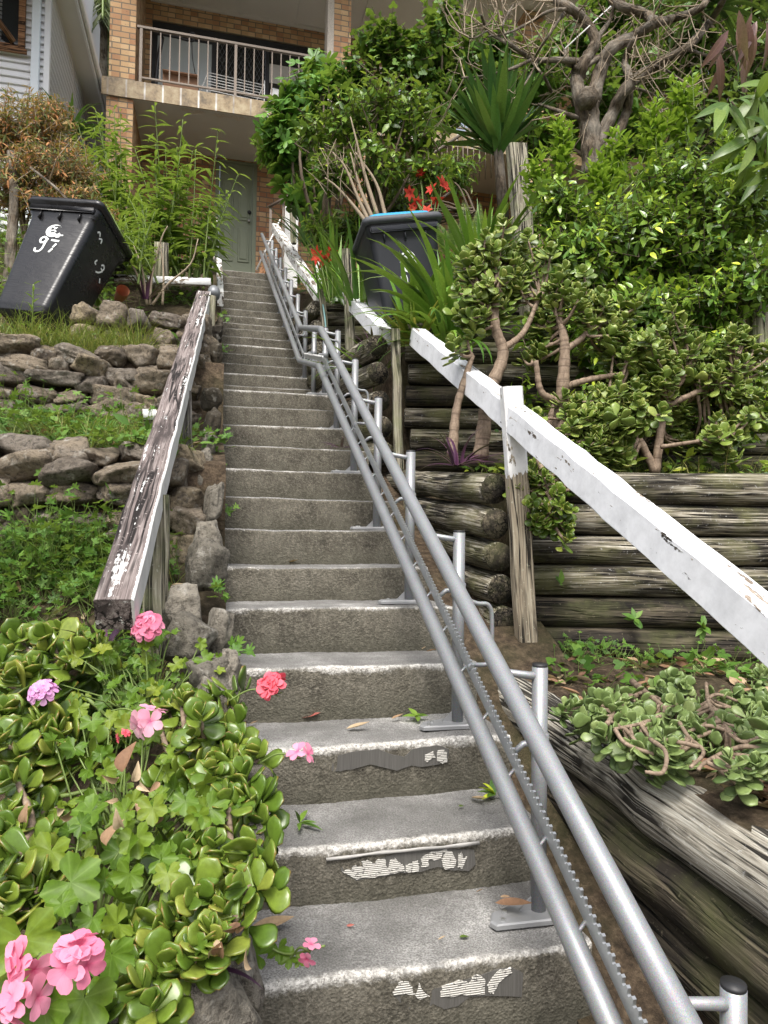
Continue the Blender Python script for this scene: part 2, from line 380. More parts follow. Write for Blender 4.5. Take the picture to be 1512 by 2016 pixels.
M['stone'] = rockmat('sandstone_rubble', [(.075, .062, .048), (.17, .14, .105), (.25, .205, .15), (.20, .175, .145), (.11, .09, .07), (.33, .27, .18)])
M['stonegrey'] = rockmat('edging_stone', [(.10, .092, .075), (.185, .17, .14), (.27, .245, .20)])
M['stonedark'] = rockmat('mossy_edging_stone', [(.035, .032, .026), (.07, .06, .045), (.10, .085, .06)])
n_ = N('silver_rail_paint'); o_ = n_.obj(); fl_ = n_.vor(o_, 900, out=1)
M['rail'] = n_.fin(n_.mix(.30, (.27, .28, .29), fl_, 'OVERLAY'), n_.ramp(n_.noise(o_, 14, 4), [(.3, .40), (.7, .54)]), n_.bump(n_.noise(o_, 420, 2), .12, .002), .42, .5)
M['railplate'] = plain('grey_plate_paint', (.30, .305, .31), .5, .35, .5)
M['zinc'] = plain('zinc_rack', (.55, .56, .55), .35, .85)
M['blackcap'] = plain('black_plastic_cap', (.02, .02, .021), .5)
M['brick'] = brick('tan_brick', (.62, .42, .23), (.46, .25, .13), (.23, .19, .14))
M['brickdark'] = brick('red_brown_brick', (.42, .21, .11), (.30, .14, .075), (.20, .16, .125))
n_ = N('fascia_tile'); x_ = n_.xyz(n_.obj()); u_ = n_.ma('FRACT', n_.ma('DIVIDE', x_[0], .255)); e_ = n_.ma('ABSOLUTE', n_.ma('SUBTRACT', u_, .5))
c_ = n_.ramp(n_.noise(n_.obj(), 6, 5, .7), [(.32, (.10, .07, .035)), (.5, (.30, .215, .11)), (.68, (.44, .36, .22))])
c_ = n_.mix(n_.ramp(n_.ma('ADD', e_, n_.ma('MULTIPLY', n_.noise(n_.obj(), 25, 3), .04)), [(.455, 0.), (.49, 1.)]), c_, n_.ramp(n_.noise(n_.obj(), 3, 2), [(.4, (.24, .19, .13)), (.6, (.72, .70, .66))]))
M['tile'] = n_.fin(c_, .35, spec=.5)
M['soffit'] = plain('grey_painted_soffit', (.56, .54, .50), .8, var=.10, sc=2)
M['soffitw'] = plain('pale_painted_eave', (.70, .68, .63), .75, var=.06, sc=2)
M['render'] = plain('pebbledash', (.55, .49, .42), .9, var=.5, bump=.8, sc=60)
M['door'] = plain('sage_green_door', (.25, .28, .20), .6, var=.08, sc=6)
M['brownmetal'] = plain('brown_railing_metal', (.20, .165, .135), .5, .3, var=.1)
M['darkframe'] = plain('dark_door_frame', (.025, .025, .028), .4)
M['glassdark'] = plain('dark_window_glass', (.018, .02, .022), .08, spec=.8)
M['glasspale'] = plain('curtained_glass', (.50, .55, .56), .3, spec=.6, sc=3)
M['whitem'] = plain('white_enamel', (.80, .80, .79), .4)
M['board'] = plain('white_weatherboard', (.78, .78, .80), .6, var=.04, sc=3)
M['boardtrim'] = plain('pale_blue_trim', (.72, .77, .82), .5, var=.03)
M['brownwood'] = wood('varnished_brown_timber', (.26, .13, .065), (.10, .05, .03), (.38, .21, .11), dk=.3)
M['box'] = plain('brown_cardboard', (.22, .12, .07), .8)
n_ = N('black_bin_plastic'); o_ = n_.obj()
rip_ = n_.noise(n_.vm(o_, (4, 4, 16)), 1.2, 2, .4, 2.6)
M['bin'] = n_.fin(n_.mix(n_.noise(o_, 5, 4), (.006, .006, .007), (.016, .016, .018)), n_.ramp(n_.noise(o_, 8, 4), [(.3, .22), (.7, .36)]), n_.bump(rip_, .10, .03), spec=.5)
M['binmatte'] = plain('charcoal_bin_plastic', (.017, .019, .024), .42, var=.3, sc=6)
M['binlid'] = plain('grey_bin_lid', (.065, .07, .08), .6, var=.35, sc=25)
M['binblue'] = plain('blue_bin_lid', (.03, .28, .50), .45, var=.08)
M['binpaint'] = plain('white_marking_paint', (.75, .78, .76), .7, var=.2, sc=40)
M['grey'] = plain('grey_lamp_metal', (.20, .21, .22), .45, .3)
M['terracotta'] = plain('terracotta', (.38, .16, .09), .8)
M['hose'] = plain('blue_green_hose', (.16, .30, .30), .5)
M['rope'] = plain('white_cord', (.75, .75, .73), .7)
n_ = N('garden_soil'); o_ = n_.obj(); f_ = n_.noise(o_, 24, 6, .75)
c_ = n_.ramp(f_, [(.3, (.028, .022, .016)), (.5, (.085, .062, .042)), (.7, (.20, .15, .10))]); c_ = n_.mix(n_.ramp(n_.noise(o_, 2.2, 4), [(.45, 0.), (.65, .55)]), c_, (.055, .06, .025))
M['soil'] = n_.fin(c_, .95, n_.bump(f_, .9, .04), spec=.15)
n_ = N('worn_sticker'); o_ = n_.obj()
M['sticker'] = n_.fin(n_.mix(n_.noise(n_.vm(o_, (200, 1, 8)), 1., 3), (.055, .052, .047), (.15, .145, .135)), .45, n_.bump(n_.noise(n_.vm(o_, (260, 1, 6)), 1., 2), .3, .003), spec=.4)
n_ = N('torn_white_backing'); o_ = n_.obj(); z_ = n_.xyz(o_)[2]; ri_ = n_.ma('SINE', n_.ma('ADD', n_.ma('MULTIPLY', z_, 1150.), n_.ma('MULTIPLY', n_.noise(o_, 30, 2), 3.)))
to_ = n_.noise(n_.vm(o_, (60, 60, 150)), 1.2, 4, .7); wc_ = n_.mix(n_.ramp(ri_, [(.0, .6), (.5, 0.)]), (.66, .645, .60), (.30, .285, .25)); wc_ = n_.mix(n_.ramp(to_, [(.56, 0.), (.60, 1.)]), wc_, (.11, .105, .095))
M['stickerw'] = n_.fin(wc_, .7, n_.bump(ri_, .5, .003))
M['stickeredge'] = plain('peeled_grey_film', (.42, .41, .39), .5, var=.2, sc=30)
# ---------------------------------------------------------------- ground
def zl(Y): return np.interp(Y, [-3, .6, 1.2, 2.3, 3.2, 3.36, 3.42, 4.3, 4.46, 4.52, 5.5, 6.6, 8, 10, 11, 16], [-1.27, -1.27, -1.2, -.66, -.16, -.06, .30,   .52, .58, 1.03, 1.24, 1.95, 2.75, 3.7, 3.85, 4.2])
def bumps(X, Y): return .03*np.sin(X*5.1+Y*3.3)+.022*np.sin(X*11-Y*7)+.012*np.sin(X*23+Y*19)
def grid(name, xs, ys, zf, mat, label_kind='structure', warp=None, skirt=None):
    X, Y = np.meshgrid(xs, ys); Z = zf(X, Y); ny, nx = X.shape
    if skirt is not None: Z[0, :] = skirt; Z[:, 0] = skirt
    if warp: X, Y = warp(X, Y)
    i = np.arange((ny-1)*nx).reshape(ny-1, nx)[:, :-1].ravel()
    b = MB(); b.add(np.column_stack([X.ravel(), Y.ravel(), Z.ravel()]), [np.column_stack([i, i+1, i+1+nx, i+nx])])
    return tag(b.build(name, mat, origin=(0, 0, 0)), kind=label_kind)
grid('ground', np.linspace(-60, 60, 13), np.linspace(-40, 80, 13), lambda X, Y: 0*X-1.27, M['soil'])
ysl = np.sort(np.concatenate([np.linspace(.2, 16, 110), [3.36, 3.39, 3.42, 4.46, 4.49, 4.52]]))
grid('garden_slope', np.linspace(-9, .075, 60), ysl, lambda X, Y: zl(Y)+bumps(X, Y)*np.clip(-X*2, 0, 1)+.10*np.clip(-X-1, 0, 3), M['soil'])
EX = np.array([.9707, -.2399, 0]); EY = np.array([.2399, .9707, 0])   # axes of the cross terraces
def warp_cross(X, D): return X, (D-.2394*X)/.9705
YK = [1.685, 2.02, 2.356, 2.691, 3.026, 3.362, 3.697, 4.032, 4.368, 4.703, 5.038, 5.374, 5.709, 6.574, 6.871, 7.169, 7.466, 7.763, 8.061, 8.358, 8.656, 8.953, 9.25, 9.548, 9.845, 10.142, 10.44, 10.737]
ZK = [-1.059, -0.898, -0.717, -0.522, -0.333, -0.173, 0.003, 0.177, 0.364, 0.543, 0.731, 0.919, 1.099, 1.31, 1.48, 1.644, 1.812, 1.983, 2.149, 2.32, 2.473, 2.644, 2.821, 3.038, 3.241, 3.447, 3.652, 3.852]
def zstep(Y): return np.interp(Y, [.5, 1.35]+YK, [-1.25, -1.24]+ZK)
grid('lower_bed', np.r_[1.26, np.linspace(1.264, 8, 50)], np.r_[.9, np.linspace(0.904, 3.62, 30)], lambda X, D: -.70+.06*np.clip(D-2, 0, 2)+bumps(X, D)*.7, M['soil'], warp=warp_cross, skirt=-1.3)
grid('middle_bed', np.r_[1.5, np.linspace(1.504, 9, 50)], np.r_[3.66, np.linspace(3.664, 5.1, 20)], lambda X, D: .27+.08*np.clip(D-3.6, 0, 2)+bumps(X, D)*.6, M['soil'], warp=warp_cross, skirt=-0.9)
grid('upper_bed', np.r_[1.34, np.linspace(1.344, 10, 50)], np.r_[5.06, np.linspace(5.063999999999999, 7.3, 24)], lambda X, D: 1.40+.06*(D-5)+bumps(X, D)*.8, M['soil'], warp=warp_cross, skirt=-0.1)
grid('top_bed', np.r_[1.15, np.linspace(1.154, 12, 50)], np.r_[7.26, np.linspace(7.263999999999999, 12.4, 40)], lambda X, D: np.interp(D, [7.2, 9, 11, 13], [2.3, 2.95, 3.75, 3.9])+bumps(X, D), M['soil'], warp=warp_cross, skirt=1.2)
grid('stair_verge', np.linspace(.95, 1.6, 6), np.linspace(.3, 12, 60), lambda X, Y: zstep(Y)-.20, M['soil'])
# ---------------------------------------------------------------- concrete stairs
stairs = thing('concrete_stairs', 'long flight of weathered grey concrete steps climbing to the green house door', 'staircase', (.55, 1.685, -1.25))
STEPS = []
for k in range(28):
    y0, z0 = YK[k], ZK[k]; y1 = YK[k+1] if k < 27 else 12.2
    xl = [.02, .03, .04, .05, .05][k] if k < 5 else .055+RNG.normal(0, .006)
    xr = [.99, 1.02, 1.055, 1.06, 1.07][k] if k < 5 else (1.06 if k < 12 else 1.02)+RNG.normal(0, .008)
    t = y1-y0+.03; h = .30; r = .014
    prof = [(0.012, -h), (.008, -.2)]+[(.005-.005*a, -.17+.15*a) for a in np.linspace(0, 1, 8)]+[(r-r*math.cos(a), -r+r*math.sin(a)) for a in np.linspace(.3, 1.57, 5)]+[(r+(t-r)*a, -.004*a) for a in np.linspace(.06, 1, 9)]
    prof = np.array(prof); m = len(prof); nx = 90 if k < 8 else 40
    xs = np.linspace(xl, xr, nx); V = np.zeros((nx, m, 3)); s1 = RNG.uniform(0, 9)
    wob = .004*np.sin(xs*6+s1)+.0025*np.sin(xs*17+s1*2)+RNG.normal(0, .0009, nx)
    chip = np.convolve(np.maximum(0, RNG.normal(-1.5, 1., nx)), np.hanning(9)/4, 'same')*.010
    V[..., 0] = xs[:, None]; V[..., 1] = y0+prof[None, :, 0]+wob[:, None]; V[..., 2] = z0+prof[None, :, 1]+(.6*wob+.003*np.sin(xs*3.1+s1))[:, None]
    nos = np.exp(-((prof[:, 0]-.004)**2+(prof[:, 1]+.004)**2)/.0004)
    V[..., 1] += chip[:, None]*nos[None]*.6; V[..., 2] -= chip[:, None]*nos[None]
    V[..., 1:] += RNG.normal(0, .0006, (nx, m, 2))
    i = (np.arange(nx-1)[:, None]*m+np.arange(m-1)[None]).ravel()
    b = MB(); b.add(V.reshape(-1, 3), [np.column_stack([i, i+m, i+m+1, i+1])])
    for e in (0, nx-1):
        ring = np.vstack([V[e], [[xs[e], y0+t, z0-h]]]); b.add(ring, [np.arange(m+1)[None] if e == 0 else np.arange(m+1)[::-1][None]])
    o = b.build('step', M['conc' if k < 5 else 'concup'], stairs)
    base = wloc(stairs); off = Vector((.55, y0, z0))-Vector(base)
    o.data.transform(Matrix.Translation(-off)); o.location = off
    STEPS.append(o)
# worn adhesive strips with torn white lettering on the three lowest risers
def patch(step, k, outline, mat, name, y=-.004):
    o0 = at(*outline[0], Y=YK[k]+y); pts = np.array([at(px, py, Y=YK[k]+y) for px, py in outline]); c = pts.mean(0)
    b = MB(); n = len(pts); fr = pts.copy(); bk = pts+np.array([0, .012, 0])
    b.add(np.vstack([fr, bk]), [np.arange(n)[None], np.column_stack([np.arange(n), np.arange(n)+n, (np.arange(n)+1) % n+n, (np.arange(n)+1) % n])])
    return b.build(name, mat, step, smooth=False)
def traced(x0, y0, k, pts): return [(x0+x*k, y0+y*k) for x, y in pts]
def rough(pts, amp, per=3):
    out = []
    for (xa, ya), (xb, yb) in zip(pts, pts[1:]+pts[:1]):
        for t in np.arange(per)/per: out.append((xa+(xb-xa)*t+RNG.normal(0, amp), ya+(yb-ya)*t+RNG.normal(0, amp)))
    return out
def residue(k, x0, y0, s_, glue, whites):
    g = patch(STEPS[k], k, rough(traced(x0, y0, s_, glue), .5), M['sticker'], 'adhesive_residue', -.0035)
    for wh in whites: patch(g, k, rough(traced(x0, y0, s_, wh), 1.1, 4), M['stickerw'], 'torn_white_backing', -.0065)
    return g
residue(2, 620, 1450, .315, [(60, 180), (100, 130), (240, 95), (400, 80), (470, 110), (560, 130), (620, 75), (760, 55), (840, 80), (830, 160), (690, 190), (600, 185), (510, 215), (350, 175), (230, 205), (120, 220), (65, 205)], [[(690, 115), (740, 95), (752, 130), (720, 140), (705, 165), (690, 150)], [(765, 90), (795, 85), (820, 100), (825, 160), (765, 162)]])
p1 = residue(1, 630, 1640, .357, [(100, 170), (185, 130), (330, 140), (460, 105), (560, 95), (700, 90), (850, 95), (860, 170), (820, 210), (760, 205), (700, 202), (650, 185), (560, 215), (440, 222), (330, 242), (200, 264), (120, 218)], [[(120, 215), (170, 205), (185, 180), (240, 195), (235, 160), (270, 150), (300, 172), (320, 145), (360, 145), (375, 200), (385, 150), (420, 145), (440, 165), (460, 180), (468, 214), (440, 219), (330, 238), (200, 258)], [(475, 180), (510, 170), (535, 150), (548, 185), (545, 214), (475, 217)], [(555, 130), (620, 110), (700, 92), (660, 140), (600, 150), (600, 185), (560, 190)], [(700, 95), (735, 110), (755, 150), (740, 190), (690, 200), (668, 150)], [(765, 115), (785, 110), (790, 135), (812, 135), (800, 155), (785, 195), (762, 195)]])
residue(0, 740, 1890, .336, [(105, 205), (150, 125), (250, 120), (300, 200), (345, 170), (500, 120), (600, 100), (700, 60), (800, 45), (865, 80), (855, 215), (660, 212), (550, 217), (480, 270), (400, 290), (340, 255), (300, 285), (230, 300), (160, 270)], [[(105, 185), (150, 125), (250, 120), (270, 180), (320, 215), (260, 235), (200, 200), (105, 210)], [(380, 215), (390, 160), (490, 120), (545, 140), (590, 90), (640, 110), (640, 205), (500, 210)], [(655, 150), (710, 70), (790, 45), (795, 80), (720, 130), (690, 200), (660, 190)]])
bb = MB(); pts = np.array([at(px, py, Y=YK[1]-.010) for px, py in ((642, 1692), (700, 1683), (780, 1676), (860, 1668), (944, 1659))]); bb.beam(pts[0], pts[-1], .006, .008, 8, .001, noise=.25, wob=.0012); bb.build('peeled_film', M['stickeredge'], p1)
# ---------------------------------------------------------------- stair-lift rail
lift = thing('stairlift_rail', 'silver twin tube lift rail with toothed rack running up the right side of the steps', 'lift rail', (.92, 1.8, -1.06))
def up_pt(Y):
    return np.array([np.interp(Y, [.7, 6.5, 11.05], [.79, .79, .717]), Y, np.interp(Y, [.7, 5.249, 6.502, 11.05], [-.744-.481*.5526, 1.504, 1.862, 4.57])])
def lo_pt(Y):
    return np.array([np.interp(Y, [.7, 6.5, 11.15], [.79, .79, .708]), Y, np.interp(Y, [.7, 5.322, 6.537, 11.15], [-.884-.735*.5477, 1.245, 1.564, 4.33])])
def kinked(f, a, k1, k2, e): 
    ys = [a, 1.5, 2.5, 3.5, 4.5, k1-.07, k1-.03, k1, k1+.03, k1+.07, (k1+k2)/2, k2-.07, k2-.03, k2, k2+.03, k2+.07, 8, 9.5, e]
    P = np.array([f(y) for y in ys])
    for c in (7, 13): P[c] = .5*P[c]+.25*(P[c-1]+P[c+1])
    return P
MB().tube(kinked(up_pt, .82, 5.249, 6.502, 11.05), .0255, 20).build('upper_tube', M['rail'], lift)
MB().tube(kinked(lo_pt, .95, 5.322, 6.537, 11.15), .0255, 20).build('lower_tube', M['rail'], lift)
for Y in (2.05, 3.62, 8.6):
    for f in (up_pt, lo_pt):
        p = f(Y-.1); d_ = nrm(f(Y-.09)-p); MB().tube([p, p+d_*.0025], .0262, 20).build('tube_joint', M['railplate'], lift)
def rackpt(Y): return lo_pt(Y)+np.array([.034, 0, .052])
for a, e in ((.98, 5.3), (5.36, 6.5), (6.56, 11.0)):
    p0, p1 = rackpt(a), rackpt(e); d_ = nrm(p1-p0); up_ = nrm(np.cross(np.cross(d_, [0, 0, 1]), d_)); sd_ = np.cross(d_, up_); L_ = np.linalg.norm(p1-p0)
    sp = .021 if a < 5 else .042; nt_ = int(L_/sp); top = []
    for i in range(nt_): top += [(i*sp, .014), (i*sp+sp*.22, .026), (i*sp+sp*.55, .026), (i*sp+sp*.77, .014)]
    top = np.array(top); bot = np.column_stack([top[:, 0], np.full(len(top), -.017)]); m = len(top)
    P = lambda q, w: p0+q[:, :1]*d_+q[:, 1:]*up_+sd_*w
    V = np.vstack([P(top, .004), P(bot, .004), P(bot, -.004), P(top, -.004)]); i = np.arange(m-1); F = [np.column_stack([j*m+i, j*m+i+1, ((j+1) % 4)*m+i+1, ((j+1) % 4)*m+i]) for j in range(4)]+[np.array([[0, m, 2*m, 3*m], [m-1, 4*m-1, 3*m-1, 2*m-1]])]
    b = MB(); b.add(V, F); b.build('toothed_rack', M['zinc'], lift, smooth=False)
for Y in np.arange(1.05, 10.9, .19): p = lo_pt(Y); MB().tube([p, rackpt(Y)+[0, 0, -.014]], .005, 6).build('rack_stud', M['rail'], lift)
post_spots = [(1.08, -1.24, 1)]+[(YK[k]+.15, ZK[k], 0) for k in (0, 2, 4, 6, 8, 10)]+[(5.78, ZK[12], 0), (6.44, ZK[12], 0)]+[(YK[k]+.15, ZK[k], 0) for k in (14, 16, 18, 20, 22, 24, 26)]
for (Y, zb, _) in post_spots:
    u, l = up_pt(Y), lo_pt(Y); X = u[0]+.118; b = MB(); th = min(u[2]+.005, u[2]+.0)
    b.tube([(X, Y, zb+.016), (X, Y, u[2]+.01)], .022, 18); po = b.build('rail_post', M['rail'], lift)
    MB().tube([(X, Y, u[2]+.0085), (X, Y, u[2]+.018)], .0215, 18).build('end_cap', M['blackcap'], po)
    b = MB(); b.tube([u, (X-.03, Y, u[2]-.014), (X, Y, u[2]-.015)], [.010, .011, .013], 10)
    zc = rackpt(Y)[2]+.03; b.build('bracket', M['rail'], po); b = MB(); b.tube([(X, Y, zc-.028), (X, Y, zc-.026), (X, Y, zc+.026), (X, Y, zc+.028)], [.022, .0268, .0268, .022], 18)
    b.build('collar', M['rail'], po); b = MB(); b.tube([(X, Y, zc+.004), (X-.05, Y, zc-.002), rackpt(Y)], [.010, .009, .008], 10); b.build('bracket', M['rail'], po)
    b = MB(); q = [(-.155, -.03), (-.145, -.052), (.03, -.058), (.042, -.048), (.042, .03), (.03, .045), (-.03, .05), (-.135, .01)]
    P = np.array([(X+x, Y+y, z) for z in (zb+.004, zb+.015) for x, y in q]+[(X+x*.96, Y+y*.94, zb+.019) for x, y in q]); n = 8
    b.add(P, [np.arange(n)[::-1][None], np.array([[i, (i+1) % n, n+(i+1) % n, n+i] for i in range(n)]), np.array([[n+i, n+(i+1) % n, 2*n+(i+1) % n, 2*n+i] for i in range(n)]), (2*n+np.arange(n))[None]])
    for bx, by in ((-.12, -.035), (-.10, .0), (.025, -.045), (.022, .03)): MB().tube([(X+bx, Y+by, zb+.0185), (X+bx, Y+by, zb+.025)], .0065, 6).build('bolt_head', M['zinc'], po, smooth=False)
    g = np.array([(X-.022, Y-.003, zb+.019), (X-.06, Y-.003, zb+.019), (X-.022, Y-.003, zb+.055), (X-.022, Y+.003, zb+.019), (X-.06, Y+.003, zb+.019), (X-.022, Y+.003, zb+.055)])
    b.add(g, [[[0, 1, 2], [5, 4, 3]], [[0, 2, 5, 3], [1, 4, 5, 2], [0, 3, 4, 1]]]); b.build('base_plate', M['railplate'], po, smooth=False)
for Y in (2.15, 4.05, 5.05, 6.95, 8.3, 9.6):
    u = up_pt(Y); zt = u[2]-.05; X = u[0]; pts = [(X+.01, Y, u[2]-.005), (X+.055, Y, zt+.03), (X+.085, Y, zt+.028), (X+.10, Y, zt+.01), (X+.104, Y, zt-.03), (X+.104, Y, zt-.12), (X+.10, Y, zt-.15), (X+.085, Y, zt-.165), (X+.03, Y, zt-.166), tuple(rackpt(Y))]
    MB().tube(curve(pts, 36), .0075, 8).build('cable_hoop', M['rail'], lift)
# ---------------------------------------------------------------- log retaining walls
VPA = nrm(CF+(335-756)/FOC*CR-(917-1008)/FOC*CU)
def log(parent, p0, p1, r, mat, n=9, name='log'):
    t = np.linspace(0, 1, n)[:, None]; P = np.asarray(p0)*(1-t)+np.asarray(p1)*t
    P[1:-1] += RNG.normal(0, .004, (n-2, 3)); rr = r*RNG.uniform(.93, 1.06)*(1+RNG.normal(0, .03, n)); rr[0] *= .93; rr[-1] *= .93
    P = np.vstack([P[0]+(P[0]-P[1])*.02, P, P[-1]+(P[-1]-P[-2])*.02]); rr = np.concatenate([[rr[0]*.88], rr, [rr[-1]*.88]])
    return MB().tube(P, rr, 22, noise=.012).build(name, mat, parent)
w = thing('log_retaining_wall', 'wall of six dark stacked logs behind the lowest bed, facing the viewer', 'log wall', (2.6, 3.0, -.64))
for i, zc in enumerate((-.545, -.39, -.235, -.08, .075, .232)):
    j = RNG.uniform(-.03, .03); c0 = np.array([1.50, 0, zc]); c0[1] = (3.575-.2394*1.50)/.9705
    log(w, c0+EX*(.02+j), c0+EX*4.2+[0, 0, RNG.normal(0, .01)], RNG.uniform(.076, .084), M['log'] if i > 1 else M['logdark'], 12)
w = thing('log_retaining_wall', 'stacked logs with dark sawn ends running up beside the steps from the leaning post', 'log wall', (1.42, 3.6, -.64))
for i, (px, py) in enumerate(((985, 963), (988, 1031), (994, 1096), (998, 1160), (1004, 1222), (1010, 1280))):
    p = at(px-14, py, d=3.44); r = (.082, .082, .08, .08, .078, .078)[i]
    lg = log(w, p, p+VPA*2.3, r, M['log'], 12)
    MB().tube([p-VPA*.012, p-VPA*.016], r*.86, 20, noise=.02).build('sawn_end', M['logdark'], lg)
w = thing('log_retaining_wall', 'second wall of stacked logs behind the strap leaf plants above the middle bed', 'log wall', (2.2, 4.5, .42))
for i, zc in enumerate((.49, .645, .80, .955, 1.11, 1.265, 1.40)):
    c0 = np.array([1.33, 0, zc]); c0[1] = (4.99-.2394*1.33)/.9705
    log(w, c0+EX*RNG.uniform(0, .05), c0+EX*4.6, RNG.uniform(.076, .083), M['log'] if i % 3 else M['logdark'], 12)
w = thing('log_retaining_wall', 'four short stacked logs with black ends beside the middle handrail gap', 'log wall', (1.2, 5.0, .4))
for i, (px, py) in enumerate(((748, 682), (750, 735), (753, 790), (757, 842), (760, 893))):
    p = at(px-6, py, d=4.86); lg = log(w, p, p+VPA*2.2, .082, M['log'], 10); MB().tube([p-VPA*.012, p-VPA*.016], .070, 18).build('sawn_end', M['logdark'], lg)
w = thing('log_retaining_wall', 'weathered logs of the third terrace seen under the middle handrail', 'log wall', (1.6, 6.9, 1.5))
for i, zc in enumerate((1.52, 1.68, 1.84, 2.0, 2.15, 2.28)):
    c0 = np.array([1.12, 0, zc]); c0[1] = (7.18-.2394*1.12)/.9705; log(w, c0, c0+EX*3.4, .08, M['log'], 8)
w = thing('log_retaining_wall', 'mossy log ends below the highest white handrail', 'log wall', (1.1, 7.2, 1.5))
for i, (px, py) in enumerate(((626, 606), (628, 645), (630, 684), (632, 722))):
    p = at(px-4, py, d=7.05); log(w, p, p+VPA*2.5, .082, M['log'], 10)
w = thing('log_retaining_wall', 'large cracked silver grey log on darker logs edging the lowest bed beside the rail', 'log wall', (1.3, 2, -1.25))
for i, (X0, zA, zB, r, m) in enumerate(((1.285, -.705, -.83, .10, 'logtop'), (1.27, -.90, -1.0, .095, 'logdark'), (1.29, -1.09, -1.18, .095, 'logdark'))):
    log(w, (X0, 3.02, zA), (X0+.02, .75, zB), r, M[m], 16)
# ---------------------------------------------------------------- timber posts and handrails
def post(label, pt, pb, wd, dp, mat, nseg=8, name='timber_post', top_wob=.0):
    pt, pb = np.asarray(pt), np.asarray(pb); b = MB(); b.beam(pb, pt, wd, dp, nseg, .012, noise=.018, wob=.002, up=(0, 1, 0))
    return tag(b.build(name, mat, origin=pb, smooth=False), label, 'post')
post('leaning timber post at the log corner, its top half flaking white paint', at(1006, 762, d=3.31), at(1042, 1345, d=3.36), .098, .07, M['whitetop'])
post('slim weathered round post below the end of the middle white handrail', at(778, 648, d=4.72), at(786, 925, d=4.74), .058, .05, M['post'])
post('grey post with white painted flank standing behind the middle white handrail', at(682, 492, d=6.5), at(690, 690, d=6.5), .082, .07, M['post'])
post('tall thin grey post with white cap beside the fig near the door', at(574, 362, d=9.9), at(578, 480, d=9.9), .075, .07, M['post'])
post('split grey post under the lower end of the highest handrail', at(632, 570, d=6.95), at(644, 690, d=6.95), .06, .06, M['post'])
post('thick weathered grey stump post in front of the spiky yucca', at(1016, 288, d=6.1), at(1046, 640, d=6.1), .155, .12, M['post'])
post('weathered square post at the right edge beyond the glossy shrub', at(1494, 585, d=4.75), at(1500, 800, d=4.75), .13, .1, M['post'])
post('near left post with pale right face carrying the dark handrail', at(307, 975, d=2.55), at(307, 1300, d=2.55), .088, .07, M['post'])
post('slender dark post second along the dark left handrail', at(366, 770, d=3.6), at(369, 1065, d=3.6), .052, .06, M['postdark'])
post('greenish squared post under the far end of the dark left handrail', at(412, 585, d=5.35), at(402, 835, d=5.2), .095, .08, M['post'])
sp_ = post('short dark stub post with a white flaking cap left of the dark handrail', at(300, 812, d=4.0), at(303, 910, d=4.0), .075, .07, M['postdark'])
MB().beam(at(300, 828, d=3.995), at(300, 808, d=3.995), .10, .09, 1, .006, up=(0, 1, 0)).build('post_cap', M['whiteold'], sp_)
post('upper short stub post with white flaking top by the rock wall', at(363, 642, d=5.0), at(366, 720, d=5.0), .085, .07, M['whiteold'])
post('dark bark covered stake beside the left stone wall', at(421, 445, d=7.3), at(405, 560, d=7.0), .07, .06, M['postdark'])
def hand(label, p0, p1, w_, h_, mat, n=24): return tag(MB().beam(p0, p1, w_, h_, n, .005, noise=.006, wob=.0016).build('handrail_beam', mat, origin=p0, smooth=False), label, 'handrail')
def ext(p0, p1, a): return p0+(p0-p1)*a
b1f = at(822, 664, X=1.335); b1m = at(1500, 1226, X=1.42); hand('long white painted handrail beam crossing the right foreground, paint peeling', ext(b1m, b1f, .12), b1f, .10, .118, M['white'], 40)
hand('short white handrail beam above the black end logs, middle one of three', at(758, 662, X=1.25), at(674, 574, X=1.25), .10, .118, M['white'])
b3n = at(632, 588, Y=7.2); b3f = at(541, 448, Y=11.1); hand('highest white handrail with chipped paint climbing towards the door', b3n, b3f, .10, .12, M['whiteold'])
lbn = at(226, 1210, Y=2.02); lbf = at(402, 586, Y=5.6); hand('dark weathered left handrail with worn white paint patches on its top', lbn, lbf, .102, .098, M['leftrail'], 40)
hand('lower short white broken handrail piece left of the upper steps', at(434, 590, Y=6.5), at(431, 518, Y=8.25), .055, .115, M['whiteold'])
hand('upper short white broken handrail piece left of the door', at(417, 520, Y=8.3), at(424, 436, Y=10.6), .055, .12, M['whiteold'])
p = at(421, 580, Y=5.75); b = MB(); b.tube([p+[0, .05, .03], p+[0, .0, .03], p+[0, -.05, .0], p+[0, -.07, -.04]], [.02, .045, .05, .045], 14); tag(b.build('garden_spotlight', M['grey']), 'small grey hooded spotlight fixed at the far end of the dark handrail', 'lamp')
# ---------------------------------------------------------------- dry stone walls and edging
def stone_wall(label, x0, x1, yf, zb, zt, course=.11, slant=.12):
    w = thing('dry_stone_wall', label, 'stone wall', ((x0+x1)/2, yf, zb)); z = zb+course*.35; row = 0; cnt = 0
    while z < zt:
        x = x0+RNG.uniform(-.1, .05); h = course*RNG.uniform(.85, 1.2)
        while x < x1-.03 and cnt < 100:
            wd = min(RNG.uniform(.12, .12+RNG.choice([.1, .28])), x1-x+.06); hh = h*RNG.uniform(.85, 1.35)
            R = rotz(RNG.normal(0, .15))@roty(RNG.normal(0, .10))@rotx(RNG.normal(0, .15))
            MB().rock((x+wd/2, yf+slant*(z-zb)+RNG.normal(.05, .035), z+RNG.normal(0, .01)), (wd*1.08, .24, hh*1.12), R).build('stone', M['stone'], w); cnt += 1
            x += wd*1.0
        z += h*.95; row += 1
    return w
stone_wall('upper dry stone wall of brown rubble below the tipped black bin', -2.6, -.12, 4.42, .53, 1.08, .10)
stone_wall('lower dry stone wall of brown flat rocks behind the left weeds', -2.1, -.10, 3.30, -.10, .34, .10)
